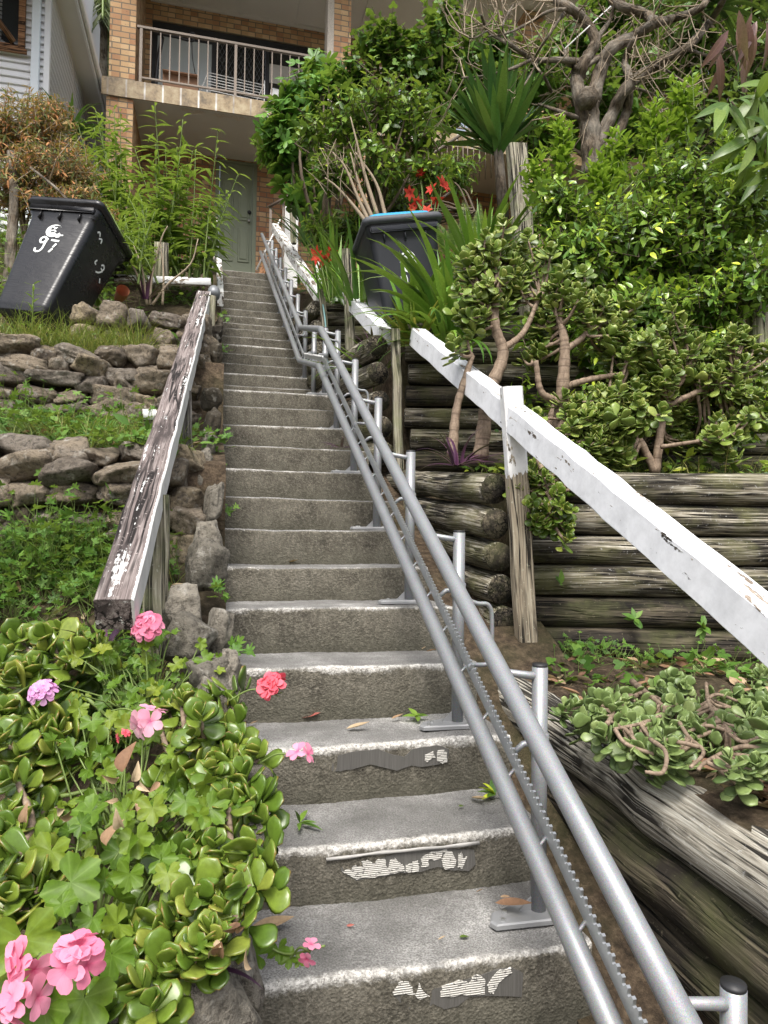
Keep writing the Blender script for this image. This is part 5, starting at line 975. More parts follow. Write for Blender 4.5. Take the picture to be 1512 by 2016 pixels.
# bare branched tree
root = thing('bare_tree', 'gnarled bare branched tree with forked grey trunk above the glossy shrub', 'tree', at(1170, 330, d=6.4)); b = MB()
limbs = [([(1168, 345), (1163, 270), (1162, 215), (1168, 180)], .125, .085), ([(1158, 260), (1143, 200), (1135, 150), (1142, 128)], .085, .06), ([(1166, 200), (1185, 130), (1205, 95), (1250, 70), (1290, 45)], .085, .05),
         ([(1140, 150), (1148, 128), (1158, 110), (1172, 80), (1150, 40), (1120, 15), (1085, -5)], .07, .045), ([(1172, 290), (1205, 225), (1235, 170), (1290, 130), (1350, 95), (1400, 40), (1430, -10)], .075, .03), ([(1195, 300), (1230, 230), (1240, 160), (1230, 120), (1250, 75)], .06, .03),
         ([(1290, 45), (1270, 28), (1230, 15), (1205, 0)], .055, .045), ([(1215, 90), (1185, 112), (1150, 120), (1100, 118), (1050, 116), (1000, 85), (960, 60), (948, 30)], .045, .014), ([(1180, 114), (1148, 133), (1130, 132), (1115, 120), (1112, 98)], .028, .02), ([(1050, 116), (1000, 138), (950, 150), (910, 153)], .02, .009), ([(1290, 45), (1330, 35), (1380, 15), (1400, -20)], .05, .03),
         ([(1148, 20), (1090, 20), (1050, 40), (1000, 65), (960, 72)], .022, .009), ([(1000, 85), (990, 50), (1010, 10)], .016, .008), ([(1155, 240), (1110, 222), (1060, 205)], .03, .014), ([(1085, 180), (1070, 150), (1045, 120)], .020, .012), ([(1110, 25), (1080, 70), (1052, 112)], .016, .012),
         ([(1350, 95), (1400, 110), (1450, 90)], .02, .008), ([(1290, 130), (1330, 150), (1370, 190)], .018, .007), ([(1240, 170), (1290, 190), (1310, 240)], .018, .007), ([(1172, 80), (1200, 40), (1215, -10)], .03, .018), ([(1060, 118), (1030, 170), (1000, 190)], .012, .006), ([(960, 60), (930, 75), (905, 60)], .01, .005)]
ends = []
for q, ra, rb in limbs:
    P = curve([at(x, y, d=6.4+.0012*(x-1170)*(1 if k % 2 else -1)) for k, (x, y) in enumerate(q)], 7*len(q)); rr = np.linspace(ra, rb, len(P))*(1+.06*np.sin(np.arange(len(P))*1.3)); b.tube(P, rr*.82, 12, noise=.03)
    ends += [(P[i], rb) for i in range(len(P)//2, len(P), 3)]
p = at(1162, 188, d=6.26); b.tube([p+[0, .08, 0], p, p-[0, .04, 0]], [.10, .085, .05], 12, noise=.08)
b.build('trunk', M['bark'], root); b = MB(); cur = [(e[0], nrm(e[0]-at(1170, 250, d=6.4)+r3(1, .5)[0])) for e in ends]
segs0 = []; segs1 = []; r0_ = []
for lev in range(3):
    nxt = []
    for p, d_ in cur:
        for _ in range(2 if lev == 0 else RNG.integers(1, 3)):
            if lev == 0 and RNG.uniform() < .45: continue
            dd = nrm(d_+r3(1, .55)[0]+np.array([-.05, 0, .08])); L_ = RNG.uniform(.10, .32)/(1+.35*lev); segs0.append(p); segs1.append(p+dd*L_); r0_.append(.008/(1+.8*lev)); nxt.append((p+dd*L_, dd))
    cur = nxt
for _ in range(60):   # dead hanging twigs
    p = at(RNG.uniform(1230, 1380), RNG.uniform(20, 160), d=6.2); dd = nrm(np.array([0, 0, -.5])+r3(1, .7)[0]); segs0.append(p); segs1.append(p+dd*RNG.uniform(.15, .45)); r0_.append(.004)
sticks(b, np.array(segs0), np.array(segs1), np.array(r0_), np.array(r0_)*.6, 5, -.01); b.build('twigs', M['twig'], root)
# yucca
root = thing('yucca', 'spiky dark green yucca rosette beside the grey stump post', 'yucca', at(990, 420, d=6.5)); c = at(980, 285, d=6.5); n = 120; b = MB()
az = RNG.uniform(0, 6.3, n); el = np.clip(RNG.normal(1.08, .36, n), .0, 1.5); b.straps(c+np.column_stack([np.cos(az)*.03, np.sin(az)*.03, RNG.uniform(-.08, .08, n)]), az, RNG.uniform(.55, .82, n), RNG.uniform(.075, .10, n), el, RNG.uniform(.02, .22, n)*(1.3-el*.6), 8, .35, taper=2.2); b.build('blades', G['yucca'], root)
MB().tube([at(992, 430, d=6.5), c], [.05, .045], 10, noise=.05).build('trunk', M['bark'], root)
# strap leaf clumps
def clump(name, label, cat, base, n, L, W, mat, el=(1.1, .25), droop=(1.0, .4), fold=.25, spread=.05, azc=None):
    az = RNG.uniform(0, 6.3, n) if azc is None else RNG.normal(azc, .9, n); b = MB(); base = np.asarray(base)
    b.straps(base+np.column_stack([np.cos(az), np.sin(az), 0*az])*spread*RNG.uniform(.2, 1, (n, 1)), az, L*RNG.uniform(.65, 1.1, n), W*RNG.uniform(.75, 1.1, n), np.clip(RNG.normal(el[0], el[1], n), .2, 1.5), np.clip(RNG.normal(droop[0], droop[1], n), .1, 2.4), 9, fold)
    return tag(b.build(name, mat, origin=base), label, cat)
clump('strap_leaf_plant', 'tall arching strap leaved clump directly in front of the blue lidded bin', 'strap plant', at(812, 672, d=5.2), 20, .70, .085, G['strap'], (1.2, .2), (.8, .4), spread=.08)
clump('strap_leaf_plant', 'largest strap leaved clump right of the blue lidded bin', 'strap plant', at(900, 660, d=5.0), 90, .86, .090, G['strap'], (1.1, .28), (.95, .45), spread=.14)
clump('strap_leaf_plant', 'strap leaved clump behind the jade with leaf tips reaching over the fern', 'strap plant', at(950, 560, d=5.5), 60, .80, .08, G['strap'], (1.15, .25), (.8, .35), spread=.08)
clump('strap_leaf_plant', 'low yellow green strap clump between the two upper handrail beams', 'strap plant', at(815, 680, d=4.95), 40, .40, .042, G['strapy'], (.9, .35), (.9, .4), spread=.08)
clump('strap_leaf_plant', 'broad leaves hanging down the log wall left of the tall jade', 'strap plant', at(885, 690, d=4.9), 44, .55, .065, G['strap'], (.6, .4), (1.9, .4), spread=.16)
clump('strap_leaf_plant', 'strap leaves arching over the rail at the third terrace', 'strap plant', at(740, 740, d=5.3), 12, .6, .04, G['strap'], (.5, .3), (1.0, .4), azc=3.0)
clump('lily_plant', 'upright lily leaves around the open red flower by the grey post', 'lily', at(660, 590, d=6.9), 44, .75, .055, G['strap'], (1.25, .22), (.5, .3), spread=.18)
clump('lily_plant', 'lily leaves left of the blue lidded bin', 'lily', at(715, 600, d=6.3), 44, .7, .055, G['strap'], (1.2, .25), (.6, .3), spread=.2)
clump('cordyline', 'dark broad cordyline leaves right of the cap post near the door', 'cordyline', at(610, 480, d=8.6), 40, .6, .07, G['yucca'], (1.1, .3), (.9, .4), spread=.12)
clump('dracaena', 'dark drooping dracaena leaves in the upper right corner', 'dracaena', at(1410, 10, d=6.5), 46, .85, .06, G['yucca'], (.5, .5), (1.8, .5), spread=.06)
clump('dracaena', 'dark drooping strap leaves against the white ribbed wall', 'dracaena', at(140, 262, d=8.0), 44, .55, .055, G['yucca'], (.7, .4), (1.7, .5), spread=.05)
# ferns
root = thing('fern', 'ladder leaved fern fronds above the strap leaves', 'fern', at(920, 500, d=5.5)); T = []; D = []; Nn = []; L_ = []
for x0, y0, x1, y1 in ((915, 500, 912, 395), (930, 500, 945, 400), (900, 500, 885, 420), (945, 510, 968, 415), (880, 500, 862, 440)):
    P = curve([at(x0, y0, d=5.5), at((x0+x1)/2+3, (y0+y1)/2, d=5.45), at(x1, y1, d=5.4)], 40); t = nrm(np.gradient(P, axis=0)); s = nrm(np.cross(t, VIEW))
    for sg in (1, -1): T.append(P); D.append(nrm(s*sg+t*.25)); Nn.append(np.repeat(VIEW[None]+ZUP*.3, len(P), 0)); L_.append(.055*np.sin(np.linspace(.5, 3.0, len(P))))
b = MB(); b.inst(*LEAFN, np.concatenate(T), np.concatenate(D), np.concatenate(Nn), np.concatenate(L_)); b.build('fronds', G['willow'], root)
# red lilies
def lily(label, spots, base, d):
    root = thing('red_lily', label, 'flower', base); b = MB(); sb = MB()
    for px, py, ax, ay, s in spots:
        c = at(px, py, d=d); o = nrm(CR*ax+CU*ay+VIEW*.55); a, e = perp(o[None]); th = np.arange(6)*math.pi/3+RNG.uniform(0, 1); Dr = nrm(np.cos(th)[:, None]*a[0]+np.sin(th)[:, None]*e[0]+o*.75); n = 6
        b.inst(*leaf_t(.5, 6, p=.85, fold=.1, curl=.35), np.repeat((c-o*s*.35)[None], n, 0), Dr, np.repeat(o[None], n, 0), s*RNG.uniform(.9, 1.1, n), None, RNG.uniform(0, 1, n)); sb.tube(curve([np.asarray(base), (np.asarray(base)+c)/2+[0, 0, .06], c-o*s*.4], 10), .006, 6)
    b.build('petals', G['amar'], root); sb.build('stalk', M['gstem'], root)
lily('open red lily with a closed bud beside the grey post', [(622, 503, -.6, -.1, .10), (638, 513, .1, -.6, .085)], at(650, 600, d=6.6), 6.6)
lily('dark red lily bud right of the open red lily', [(652, 495, .3, -.6, .06)], at(655, 600, d=6.65), 6.6)
lily('group of red lilies above the blue lidded bin', [(876, 362, .5, .3, .105), (848, 370, -.4, .2, .075), (860, 396, .2, -.7, .08), (806, 380, -.5, -.3, .075), (822, 398, .2, -.5, .07), (838, 412, -.2, .3, .08), (812, 410, .4, 0, .06)], at(850, 470, d=6.9), 6.9)
lily('single crimson flower head below the brown balustrade', [(826, 338, 0, .2, .065), (829, 343, .2, -.3, .06)], at(835, 440, d=7.2), 7.2)
# long drooping leaves at the right edge
root = thing('mango_tree', 'long drooping ribbed leaves at the upper right edge, some bronze', 'tree', at(1530, 420, d=4.6)); b = MB(); hub = [(1490, 190), (1480, 270), (1520, 250), (1530, 170), (1440, 200), (1500, 330), (1540, 330)]
T = []; D = []
for x, y in hub:
    for _ in range(7): T.append(at(x, y, d=4.6)+r3(1, .02)[0]); D.append(nrm(CR*RNG.normal(-.15, .7)+VIEW*RNG.normal(.3, .5)-CU*RNG.uniform(-.1, 1.0)))
T = np.array(T); D = np.array(D); tmL = leaf_t(.20, 7, p=.9, fold=.10, curl=.3); b.inst(*tmL, T, D, nrm(VIEW+ZUP*.6+r3(len(T), .4)), .33*RNG.uniform(.7, 1.15, len(T))); b.build('foliage', G['mango'], root)
b = MB(); T = np.repeat(at(1475, 55, d=4.7)[None], 18, 0)+r3(18, .12)*[1, 1, .3]; b.inst(*tmL, T, nrm(-CU+CR*RNG.normal(0, .35, (18, 1))+r3(18, .15)), nrm(VIEW+r3(18, .5)), .3*RNG.uniform(.7, 1.1, 18)); b.build('young_foliage', G['mangored'], root)
b = MB()
for x, y in hub: b.tube(curve([at(1560, 420, d=4.8), at((x+1560)/2, (y+400)/2-10, d=4.75), at(x, y, d=4.6)], 12), [.018, .006], 6)
b.build('stems', M['dstem'], root)
# purple trailing plants
def purple(label, px, py, d, n, L, W=.03, el=(.7, .4)): clump('purple_plant', label, 'purple plant', at(px, py, d=d), n, L, W, G['purple'], el, (.9, .5), .3, .03)
purple('purple leaved plant at the foot of the tall jade on the middle bed', 900, 915, 3.6, 26, .28, .03); purple('purple sprig hanging beside the middle rail on a riser', 672, 880, 4.4, 7, .16, .025, (.1, .3)); purple('purple leaved plant on the left rock wall', 146, 930, 3.15, 18, .17, .02); purple('purple shoot behind the dark handrail end', 205, 1265, 2.05, 9, .15, .025); purple('dark purple leaves under the upper jade beside the end logs', 735, 705, 5.0, 12, .26, .04); purple('purple stem plant below the narrow leaved shrubs', 288, 590, 5.7, 14, .26, .03, (1.1, .3))
purple('purple shoot hanging at the base of the jade by the lowest step', 385, 1900, 1.2, 5, .12, .016, (.0, .3))
# ---------- left side shrubs
shrub('half_dry_shrub', 'scruffy orange brown shrub sprawling above the tipped bin', 'shrub', at(60, 560, d=6.4), blob_px([(60, 260, 6.6, .45, .8, 2), (120, 330, 6.4, .42, .7, 2), (40, 360, 6.4, .4, .8, 1.8), (10, 260, 6.6, .45, 1., 1.4), (160, 390, 6.2, .22, .6, 1.), (205, 425, 6.0, .13, .7, .6), (100, 220, 6.7, .25, .6, .8), (95, 390, 6.3, .28, .4, 1)]), 1500, 8, LEAFN, .085, G['brown'], M['twig'], tl=.2, droop=.3, br=.02, tintk=.1, twr=.0035)
b = MB(); root = thing('dead_tree', 'dark leaning dead trunk at the left edge behind the tipped bin', 'tree', at(20, 560, d=6.2)); b.tube(curve([at(18, 580, d=6.0), at(22, 480, d=6.1), at(28, 380, d=6.2), at(20, 300, d=6.3)], 14), [.055, .03], 9, noise=.05)
b.tube(curve([at(60, 330, d=6.1), at(110, 370, d=6.0), at(160, 420, d=5.9), at(205, 440, d=5.85)], 12), .012, 6); b.build('trunk', M['bark'], root)
def willow(label, base, stems, L, sp=.045, mat='willow'):
    root = thing('narrow_leaved_shrub', label, 'shrub', base, 'narrow leaved shrubs by the house'); sb = MB(); T = []; D = []; Nn = []; Lf = []; Tt = []
    for pts in stems:
        P = curve(pts, 40); sb.tube(P, np.linspace(.011, .003, len(P)), 5); seg = np.concatenate([[0], np.cumsum(np.linalg.norm(np.diff(P, axis=0), axis=1))]); m = int(seg[-1]*.8/sp); ss = np.linspace(seg[-1]*.2, seg[-1], m)
        Q = np.column_stack([np.interp(ss, seg, P[:, i]) for i in range(3)]); t = nrm(np.gradient(Q, axis=0)); ph = np.arange(m)*2.4+RNG.normal(0, .3, m); a, c = perp(t); rd = a*np.cos(ph)[:, None]+c*np.sin(ph)[:, None]
        for rep in range(2): T.append(Q+r3(m, .012)); D.append(nrm(t*.22+(rd if rep == 0 else -rd)+ZUP*.12+r3(m, .12))); Nn.append(nrm(t+ZUP+r3(m, .2))); Lf.append(L*RNG.uniform(.75, 1.1, m)*(1.05-.5*np.linspace(0, 1, m)**3)); Tt.append(np.clip(RNG.uniform(.1, .6, m)+.4*np.linspace(0, 1, m)**2, 0, 1))
    b = MB(); b.inst(*leaf_t(.2, 5, p=.9, fold=.12, curl=.45), np.concatenate(T), np.concatenate(D), np.concatenate(Nn), np.concatenate(Lf), None, np.concatenate(Tt)); b.build('foliage', G[mat], root); sb.build('stems', M['gstem'], root)
def st(xb, yb, xt, yt, d, n, sx, sy, lean=0):
    out = []
    for _ in range(n):
        x = xt+RNG.uniform(-sx, sx); y = yt+RNG.uniform(-sy*.2, sy); dd = d+RNG.normal(0, .22); x0 = xb+RNG.uniform(-sx, sx)*.5; out.append([at(x0, yb, d=dd), at(x0*.55+x*.45+RNG.normal(0, 6), yb*.5+y*.5, d=dd), at(x, y, d=dd)])
    return out
willow('tall narrow leaved shrub with three long tips in front of the underside of the balcony', at(330, 560, d=6.6), [[at(330, 570, d=6.6), at(318, 400, d=6.6), at(305, 205, d=6.5)], [at(340, 570, d=6.6), at(345, 400, d=6.6), at(360, 235, d=6.6)], [at(380, 570, d=6.5), at(410, 420, d=6.5), at(430, 255, d=6.4)], [at(400, 570, d=6.4), at(430, 450, d=6.4), at(468, 345, d=6.3)], [at(360, 560, d=6.5), at(380, 420, d=6.5), at(385, 295, d=6.5)]]+st(330, 560, 320, 300, 6.5, 16, 60, 110)+st(390, 560, 420, 390, 6.4, 9, 40, 60), .21, .062)
willow('yellowish narrow leaved shrub in front of the left brick pillar', at(220, 520, d=7.0), st(220, 540, 200, 240, 7.0, 18, 55, 120)+st(240, 540, 240, 330, 6.9, 12, 50, 80)+[[at(235, 540, d=7.0), at(230, 380, d=7.0), at(225, 215, d=7.0)]], .20, .058)
willow('lower narrow leaved shrub between the bin and the dark handrail', at(280, 560, d=6.1), st(280, 560, 270, 400, 6.1, 20, 70, 70), .14)
root = thing('twiggy_shrub', 'thin bare twiggy shrub right of the tipped bin', 'shrub', at(310, 610, d=5.7)); b = MB()
for q in ([(290, 600), (270, 540), (240, 490), (225, 460)], [(295, 600), (300, 540), (318, 470), (330, 445)], [(300, 600), (330, 560), (375, 520), (390, 470)], [(290, 600), (280, 530), (262, 480)], [(320, 600), (322, 540), (316, 480)]):
    P = curve([at(x, y, d=5.7) for x, y in q], 12); b.tube(P, np.linspace(.012, .004, len(P)), 6)
b.build('stems', M['twig'], root)
tag(MB().beam(at(318, 478, d=5.9), at(318, 570, d=5.9), .11, .03, 4, .003, up=(0, 1, 0)).build('timber_stake', M['post']), 'flat grey timber stake standing in the weeds right of the tipped bin', 'stake')
tag(MB().beam(at(225, 549, d=5.8), at(415, 556, d=6.0), .05, .06, 6, .003).build('timber_edging', M['whiteold']), 'pale timber edging strip behind the tipped bin', 'edging')
shrub('background_tree', 'added tree crown that darkens the gap behind the palm between the two houses', 'tree', at(190, 330, d=18), blob_px([(190, 120, 18, .9, 1.2, 1), (170, 230, 18, .8, .8, 1), (215, 30, 18, .7, 1.2, 1)]), 420, 6, LEAF, .3, G['far'], tl=.6, br=.06, twr=.01)  # tree added only to make the gap behind the palm dark
root = thing('palm_tree', 'feathery palm fronds between the two houses', 'palm', at(190, 220, d=15)); b = MB(); sb = MB()
for i in range(16):
    az = i*.4+RNG.uniform(0, .2); h = np.array([math.cos(az), math.sin(az), 0]); c = at(196, 40, d=15); e = RNG.uniform(.2, 1.2); P = curve([c, c+h*1.0+ZUP*e*.8, c+h*1.9+ZUP*(e*.4-.5), c+h*2.3+ZUP*(e*.2-1.6)], 40); t = nrm(np.gradient(P, axis=0)); s = nrm(np.cross(t, ZUP)); sb.tube(P, .02, 5)
    for sg in (1, -1): n = len(P); b.inst(*LEAFN, P, nrm(s*sg*.7+t*.5-ZUP*.5+r3(n, .1)), nrm(ZUP+h*.3+r3(n, .2)), .65, .22)
b.build('fronds', G['palm'], root); sb.build('stems', M['gstem'], root); MB().tube([at(196, 420, d=15), at(196, 40, d=15)], .16, 10).build('trunk', M['bark'], root)
root = thing('weed_stalk', 'single upright leafy weed in front of the tipped bin', 'weed', at(63, 675, d=4.55)); b = MB(); P = curve([at(63, 680, d=4.5), at(64, 620, d=4.5), at(66, 560, d=4.5)], 26); t = np.linspace(0, 1, 26)[:len(P)]; n = len(P); ph = np.arange(n)*2.4; D = np.column_stack([np.cos(ph), np.sin(ph), np.full(n, .7)])
b.inst(*LEAFN, P, nrm(D), np.repeat(ZUP[None], n, 0)+r3(n, .1), .085*(1-.3*np.linspace(0, 1, n))); b.build('foliage', G['pars'], root); MB().tube(P, .005, 5).build('stem', M['gstem'], root)
# ---------- ground cover
def zl_at(X, Y): return zl(Y)+bumps(X, Y)*np.clip(-X*2, 0, 1)+.10*np.clip(-X-1, 0, 3)
def weeds(name, label, P, mat, tm, L, n_per=6, hgt=.12, stem=True):
    n = len(P); b = MB(); T = np.repeat(P, n_per, 0); m = len(T); d = nrm(np.column_stack([RNG.normal(0, .6, m), RNG.normal(0, .6, m), RNG.uniform(.35, 1., m)])); hh = hgt*RNG.uniform(.25, 1.1, m)[:, None]; tip = T+d*hh; out = nrm(d*np.array([1, 1, .25])+r3(m, .25))
    b.inst(*tm, tip, out, nrm(ZUP+VIEW*.3+r3(m, .35)), L*RNG.uniform(.55, 1.2, m)); o = b.build(name, mat, origin=(0, 0, 0)); tag(o, kind='stuff')
    if stem: sb = MB(); sticks(sb, T, tip, .0018, .001, 3); tag(sb.build(name+'_stems', M['gstem'], o), kind='stuff')
    return o
def grass(name, P, L, mat, W=.006, el=1.1, droop=1.0):
    n = len(P); b = MB(); b.straps(P, RNG.uniform(0, 6.3, n), L*RNG.uniform(.4, 1.2, n), W, np.clip(RNG.normal(el, .25, n), .3, 1.5), RNG.uniform(.2, 1.6, n)*droop, 4, .2); return tag(b.build(name, mat, origin=(0, 0, 0)), kind='stuff')
def left_pts(n, y0, y1, x0=-2.6, x1=-.12, clus=0):
    Y = RNG.uniform(y0, y1, n); X = RNG.uniform(x0, x1, n)
    if clus: f = np.sin(X*6+Y*3)+np.sin(X*2.3-Y*7)+RNG.normal(0, .6, n); k = f > clus-1; X, Y = X[k], Y[k]
    return np.column_stack([X, Y, zl_at(X, Y)])
weeds('parsley_weeds', '', np.vstack([left_pts(1100, 2.2, 3.3, -1.75, -.22, .1), left_pts(420, 3.45, 4.35, -2.3, -.1, .4)]), G['pars'], PARS, .055, 7, .15)
weeds('parsley_weeds', '', np.vstack([left_pts(130, 3.0, 3.28, -2., -.3, .6), left_pts(120, 4.15, 4.4, -2.4, -.3, .7)]), G['pars'], PARS, .06, 9, .30)
weeds('leafy_weeds', '', np.vstack([left_pts(160, 3.42, 3.6, -2.2, -.1, .5), left_pts(130, 3.5, 4.4, -2.4, -.1, 1.), left_pts(360, 4.6, 7.5, -2.6, -.15, .6), left_pts(300, 6, 9, -3, -.2, .5)]), G['pars'], LEAF, .075, 6, .16)
grass('grass', np.vstack([left_pts(1500, 2.2, 3.3, -1.6, -.1, 1.3), left_pts(1100, 3.45, 4.4, -2.3, -.1, 1.3), left_pts(2600, 4.55, 6.2, -2.6, -.15, .9), left_pts(500, 3.6, 3.9, -.8, -.1)]), .20, G['grass'])
grass('grass', left_pts(700, 3.43, 3.7, -2.2, -.1, 1.2), .28, G['grass'], .006, .8, 1.6)
grass('grass', left_pts(1400, 4.56, 4.9, -1.2, -.4), .30, G['grass'], .006, 1.0, 1.3)
weeds('leafy_weeds', '', left_pts(500, 6, 11, -5, -1.3), G['willow'], LEAFN, .12, 8, .5)
def right_pts(n, x0, x1, d0, d1, zf):
    X = RNG.uniform(x0, x1, n); D = RNG.uniform(d0, d1, n); return np.column_stack([X, (D-.2394*X)/.9705, zf(X, D)])
zlo = lambda X, D: -.70+.06*np.clip(D-2, 0, 2)+bumps(X, D)*.7
zmd = lambda X, D: .27+.08*np.clip(D-3.6, 0, 2)+bumps(X, D)*.6
zup = lambda X, D: 1.40+.06*(D-5)+bumps(X, D)*.8
weeds('leafy_weeds', '', np.vstack([right_pts(24, 1.45, 2.3, 2.9, 3.45, zlo), right_pts(12, 2.2, 3.2, 3.1, 3.45, zlo)]), G['pars'], IVY, .06, 5, .09)
weeds('fine_weeds', '', np.vstack([right_pts(40, 1.5, 3.4, 3.2, 3.47, zlo)]), G['pars'], PARS, .035, 7, .12)
grass('grass', np.vstack([right_pts(700, 1.7, 5, 3.7, 4.8, zmd)]), .22, G['grass']); weeds('leafy_weeds', '', right_pts(130, 1.6, 5, 3.7, 4.85, zmd), G['citrus'], LEAF, .08, 6, .14)
weeds('leafy_weeds', '', np.vstack([right_pts(240, 1.4, 5, 5.1, 7, zup)]), G['citrus'], LEAF, .10, 7, .25)
weeds('leafy_weeds', '', right_pts(500, 1.25, 8, 7.4, 11, lambda X, D: np.interp(D, [7.2, 9, 11, 13], [2.3, 2.95, 3.75, 3.9])), G['vine'], LEAF, .13, 7, .4)
# leaf litter on the lowest right bed
P = np.vstack([right_pts(800, 1.38, 3.6, 1.1, 3.4, zlo), right_pts(1500, 1.36, 2.2, 1.1, 2.3, zlo)]); n = len(P); b = MB(); b.inst(*leaf_t(.42, 5, curl=-.28, fold=.3), P+ZUP*RNG.uniform(.0, .03, (n, 1)), nrm(np.column_stack([RNG.normal(0, 1, (n, 2)), RNG.normal(0, .18, n)])), nrm(ZUP+r3(n, .4)), RNG.uniform(.04, .085, n)); tag(b.build('leaf_litter', G['dry'], origin=(0, 0, 0)), kind='stuff')
P = left_pts(450, 2.0, 4.4, -1.8, -.05); n = len(P); b = MB(); b.inst(*leaf_t(.42, 5, curl=-.28, fold=.3), P+ZUP*.02, nrm(np.column_stack([RNG.normal(0, 1, (n, 2)), RNG.normal(0, .2, n)])), nrm(ZUP+r3(n, .4)), RNG.uniform(.03, .07, n)); tag(b.build('leaf_litter', G['dry'], origin=(0, 0, 0)), kind='stuff')
# weeds growing in the log wall
for lab, px, py, k in (('small leafy weed sprouting between logs left of the long handrail', 1250, 1218, 7), ('little clover weed on the upper logs near the corner post', 1105, 1150, 4), ('seedling at the foot of the log wall', 1185, 1278, 6), ('weed tuft between logs at the right under the handrail', 1385, 1235, 8)):
    c = at(px, py, d=3.46); D = nrm(sph(k)*.8+VIEW*.5+ZUP*.3); tag(MB().inst(*LEAF, np.repeat(c[None], k, 0), D, nrm(VIEW+ZUP+r3(k, .2)), .07*RNG.uniform(.7, 1.1, k)).build('wall_weed', G['pars']), lab, 'weed')
# fallen leaves, one object each
def tread(px, py):
    for k in range(27):
        p = at(px, py, z=ZK[k])
        if YK[k]-.02 <= p[1] < YK[k+1]+.02: return p
    return at(px, py, z=ZK[5])
def fallen(label, px, py, L, ang, mat='dry', tm=None, cat='leaf', name='dry_leaf', lift=.006, W=None, tint=.5, fold=.3):
    p = tread(px, py)+ZUP*lift; D = nrm(CR*math.cos(ang)+np.array([-CR[1], CR[0], 0])*math.sin(ang)+ZUP*.06); b = MB(); b.inst(*(tm or leaf_t(.32, 8, curl=-.22, fold=fold)), (p-D*L/2)[None], D[None], (ZUP+r3(1, .25))[0][None], [L], None if W is None else [W], np.array([tint])); return tag(b.build(name, G[mat], origin=p), label, cat)
for lab, px, py, L, a, m, ti in (('long curled tan leaf on the third tread', 705, 1437, .085, .1, 'dry', .9), ('brown leaf beside the base plate on the third tread', 782, 1417, .05, .5, 'dry', .5), ('red fallen leaf on the third tread', 612, 1416, .075, .1, 'red', .5), ('tan leaf with broken tip on the second tread', 942, 1580, .075, -1.0, 'dry', .8), ('large reddish brown leaf lying over the near base plate', 1012, 1812, .11, -.55, 'dry', .25), ('pale curled leaf on the sixth tread', 655, 1106, .06, .1, 'dry', 1.), ('broad tan leaf by the bed at the lowest tread', 535, 1832, .12, .15, 'dry', .75), ('small tan leaf near the middle of the lowest tread', 870, 1854, .022, .4, 'dry', .8), ('pinkish scrap of leaf on the lowest tread', 690, 1828, .022, 0., 'red', .9), ('small leaf by the foot of the second riser', 945, 1760, .025, .2, 'dry', .5), ('tan leaf near the post foot on the lowest tread', 995, 1772, .03, -.4, 'dry', .6), ('crumpled leaf on the sixth tread at the middle', 578, 1109, .05, 0., 'dry', .5), ('flat leaf on the sixth tread at the left', 505, 1108, .05, .1, 'dry', .6), ('leaf caught at the left end of the fifth tread', 440, 1186, .07, .2, 'dry', .85), ('brown leaf on the seventh tread left end', 455, 1036, .06, .1, 'dry', .35), ('brown leaf on the eighth tread left end', 470, 975, .06, .0, 'dry', .4), ('dark leaf scraps on the fourth tread right end', 850, 1286, .05, -.2, 'dry', .2), ('tan leaf on the fourth tread right end', 835, 1280, .03, .8, 'dry', .8), ('brown leaf lying left on the third tread', 500, 1428, .03, .5, 'dry', .5)):
    fallen(lab, px, py, L, a, m, tint=ti, lift=.036 if 'base plate' in lab and 'over' in lab else .008)
fallen('small round green leaf on the lowest tread', 914, 1848, .026, .2, 'jade', LEAFW, name='green_leaf', tint=.3); fallen('small green leaf on the second tread', 908, 1590, .018, .3, 'jade', LEAFW, name='green_leaf', tint=.2); fallen('long green blade lying on the seventh tread by the base plate', 680, 1036, .16, 0., 'strapy', leaf_t(.12, 6, curl=0), name='green_leaf', tint=.3)
for lab, px, py, k, L, m, tm in (('green leafy sprig by the base plate on the third tread', 822, 1418, 7, .05, 'willow', LEAF), ('dark green sprig at the right end of the second tread', 975, 1572, 7, .06, 'glossy', LEAF), ('dark narrow leaved sprig on the second tread by the bed', 590, 1630, 6, .07, 'citrus', LEAFN)):
    c = tread(px, py)+ZUP*.015; D = nrm(np.column_stack([RNG.normal(0, 1, (k, 2)), RNG.uniform(.0, .5, k)])); tag(MB().inst(*tm, np.repeat(c[None], k, 0), D, nrm(ZUP+r3(k, .25)), L*RNG.uniform(.7, 1.2, k)).build('leaf_sprig', G[m], origin=c), lab, 'sprig')
for lab, px, py, n_, d in (('fringe of parsley weed growing from the left rocks over the risers', 420, 870, 40, 3.7), ('small weed in the crack at the left of the seventh step', 445, 1000, 6, 3.4), ('small bright weed beside the upright edging stone', 425, 1165, 9, 2.5), ('weed sprouting at the left end of the fourth step', 470, 1275, 7, 2.1), ('fine green weed hanging beside the left broken rail', 438, 690, 16, 5.2), ('weed by the steps under the far handrail end', 435, 625, 12, 5.6)):
    c = at(px, py, d=d); P = c+r3(n_, .045 if n_ > 20 else .022); tag(MB().inst(*PARS, P, nrm(sph(n_)*.6+ZUP*.3+CR*.4), nrm(ZUP+VIEW*.6+r3(n_, .3)), .06*RNG.uniform(.6, 1.1, n_)).build('step_weed', G['pars'], origin=c), lab, 'weed')
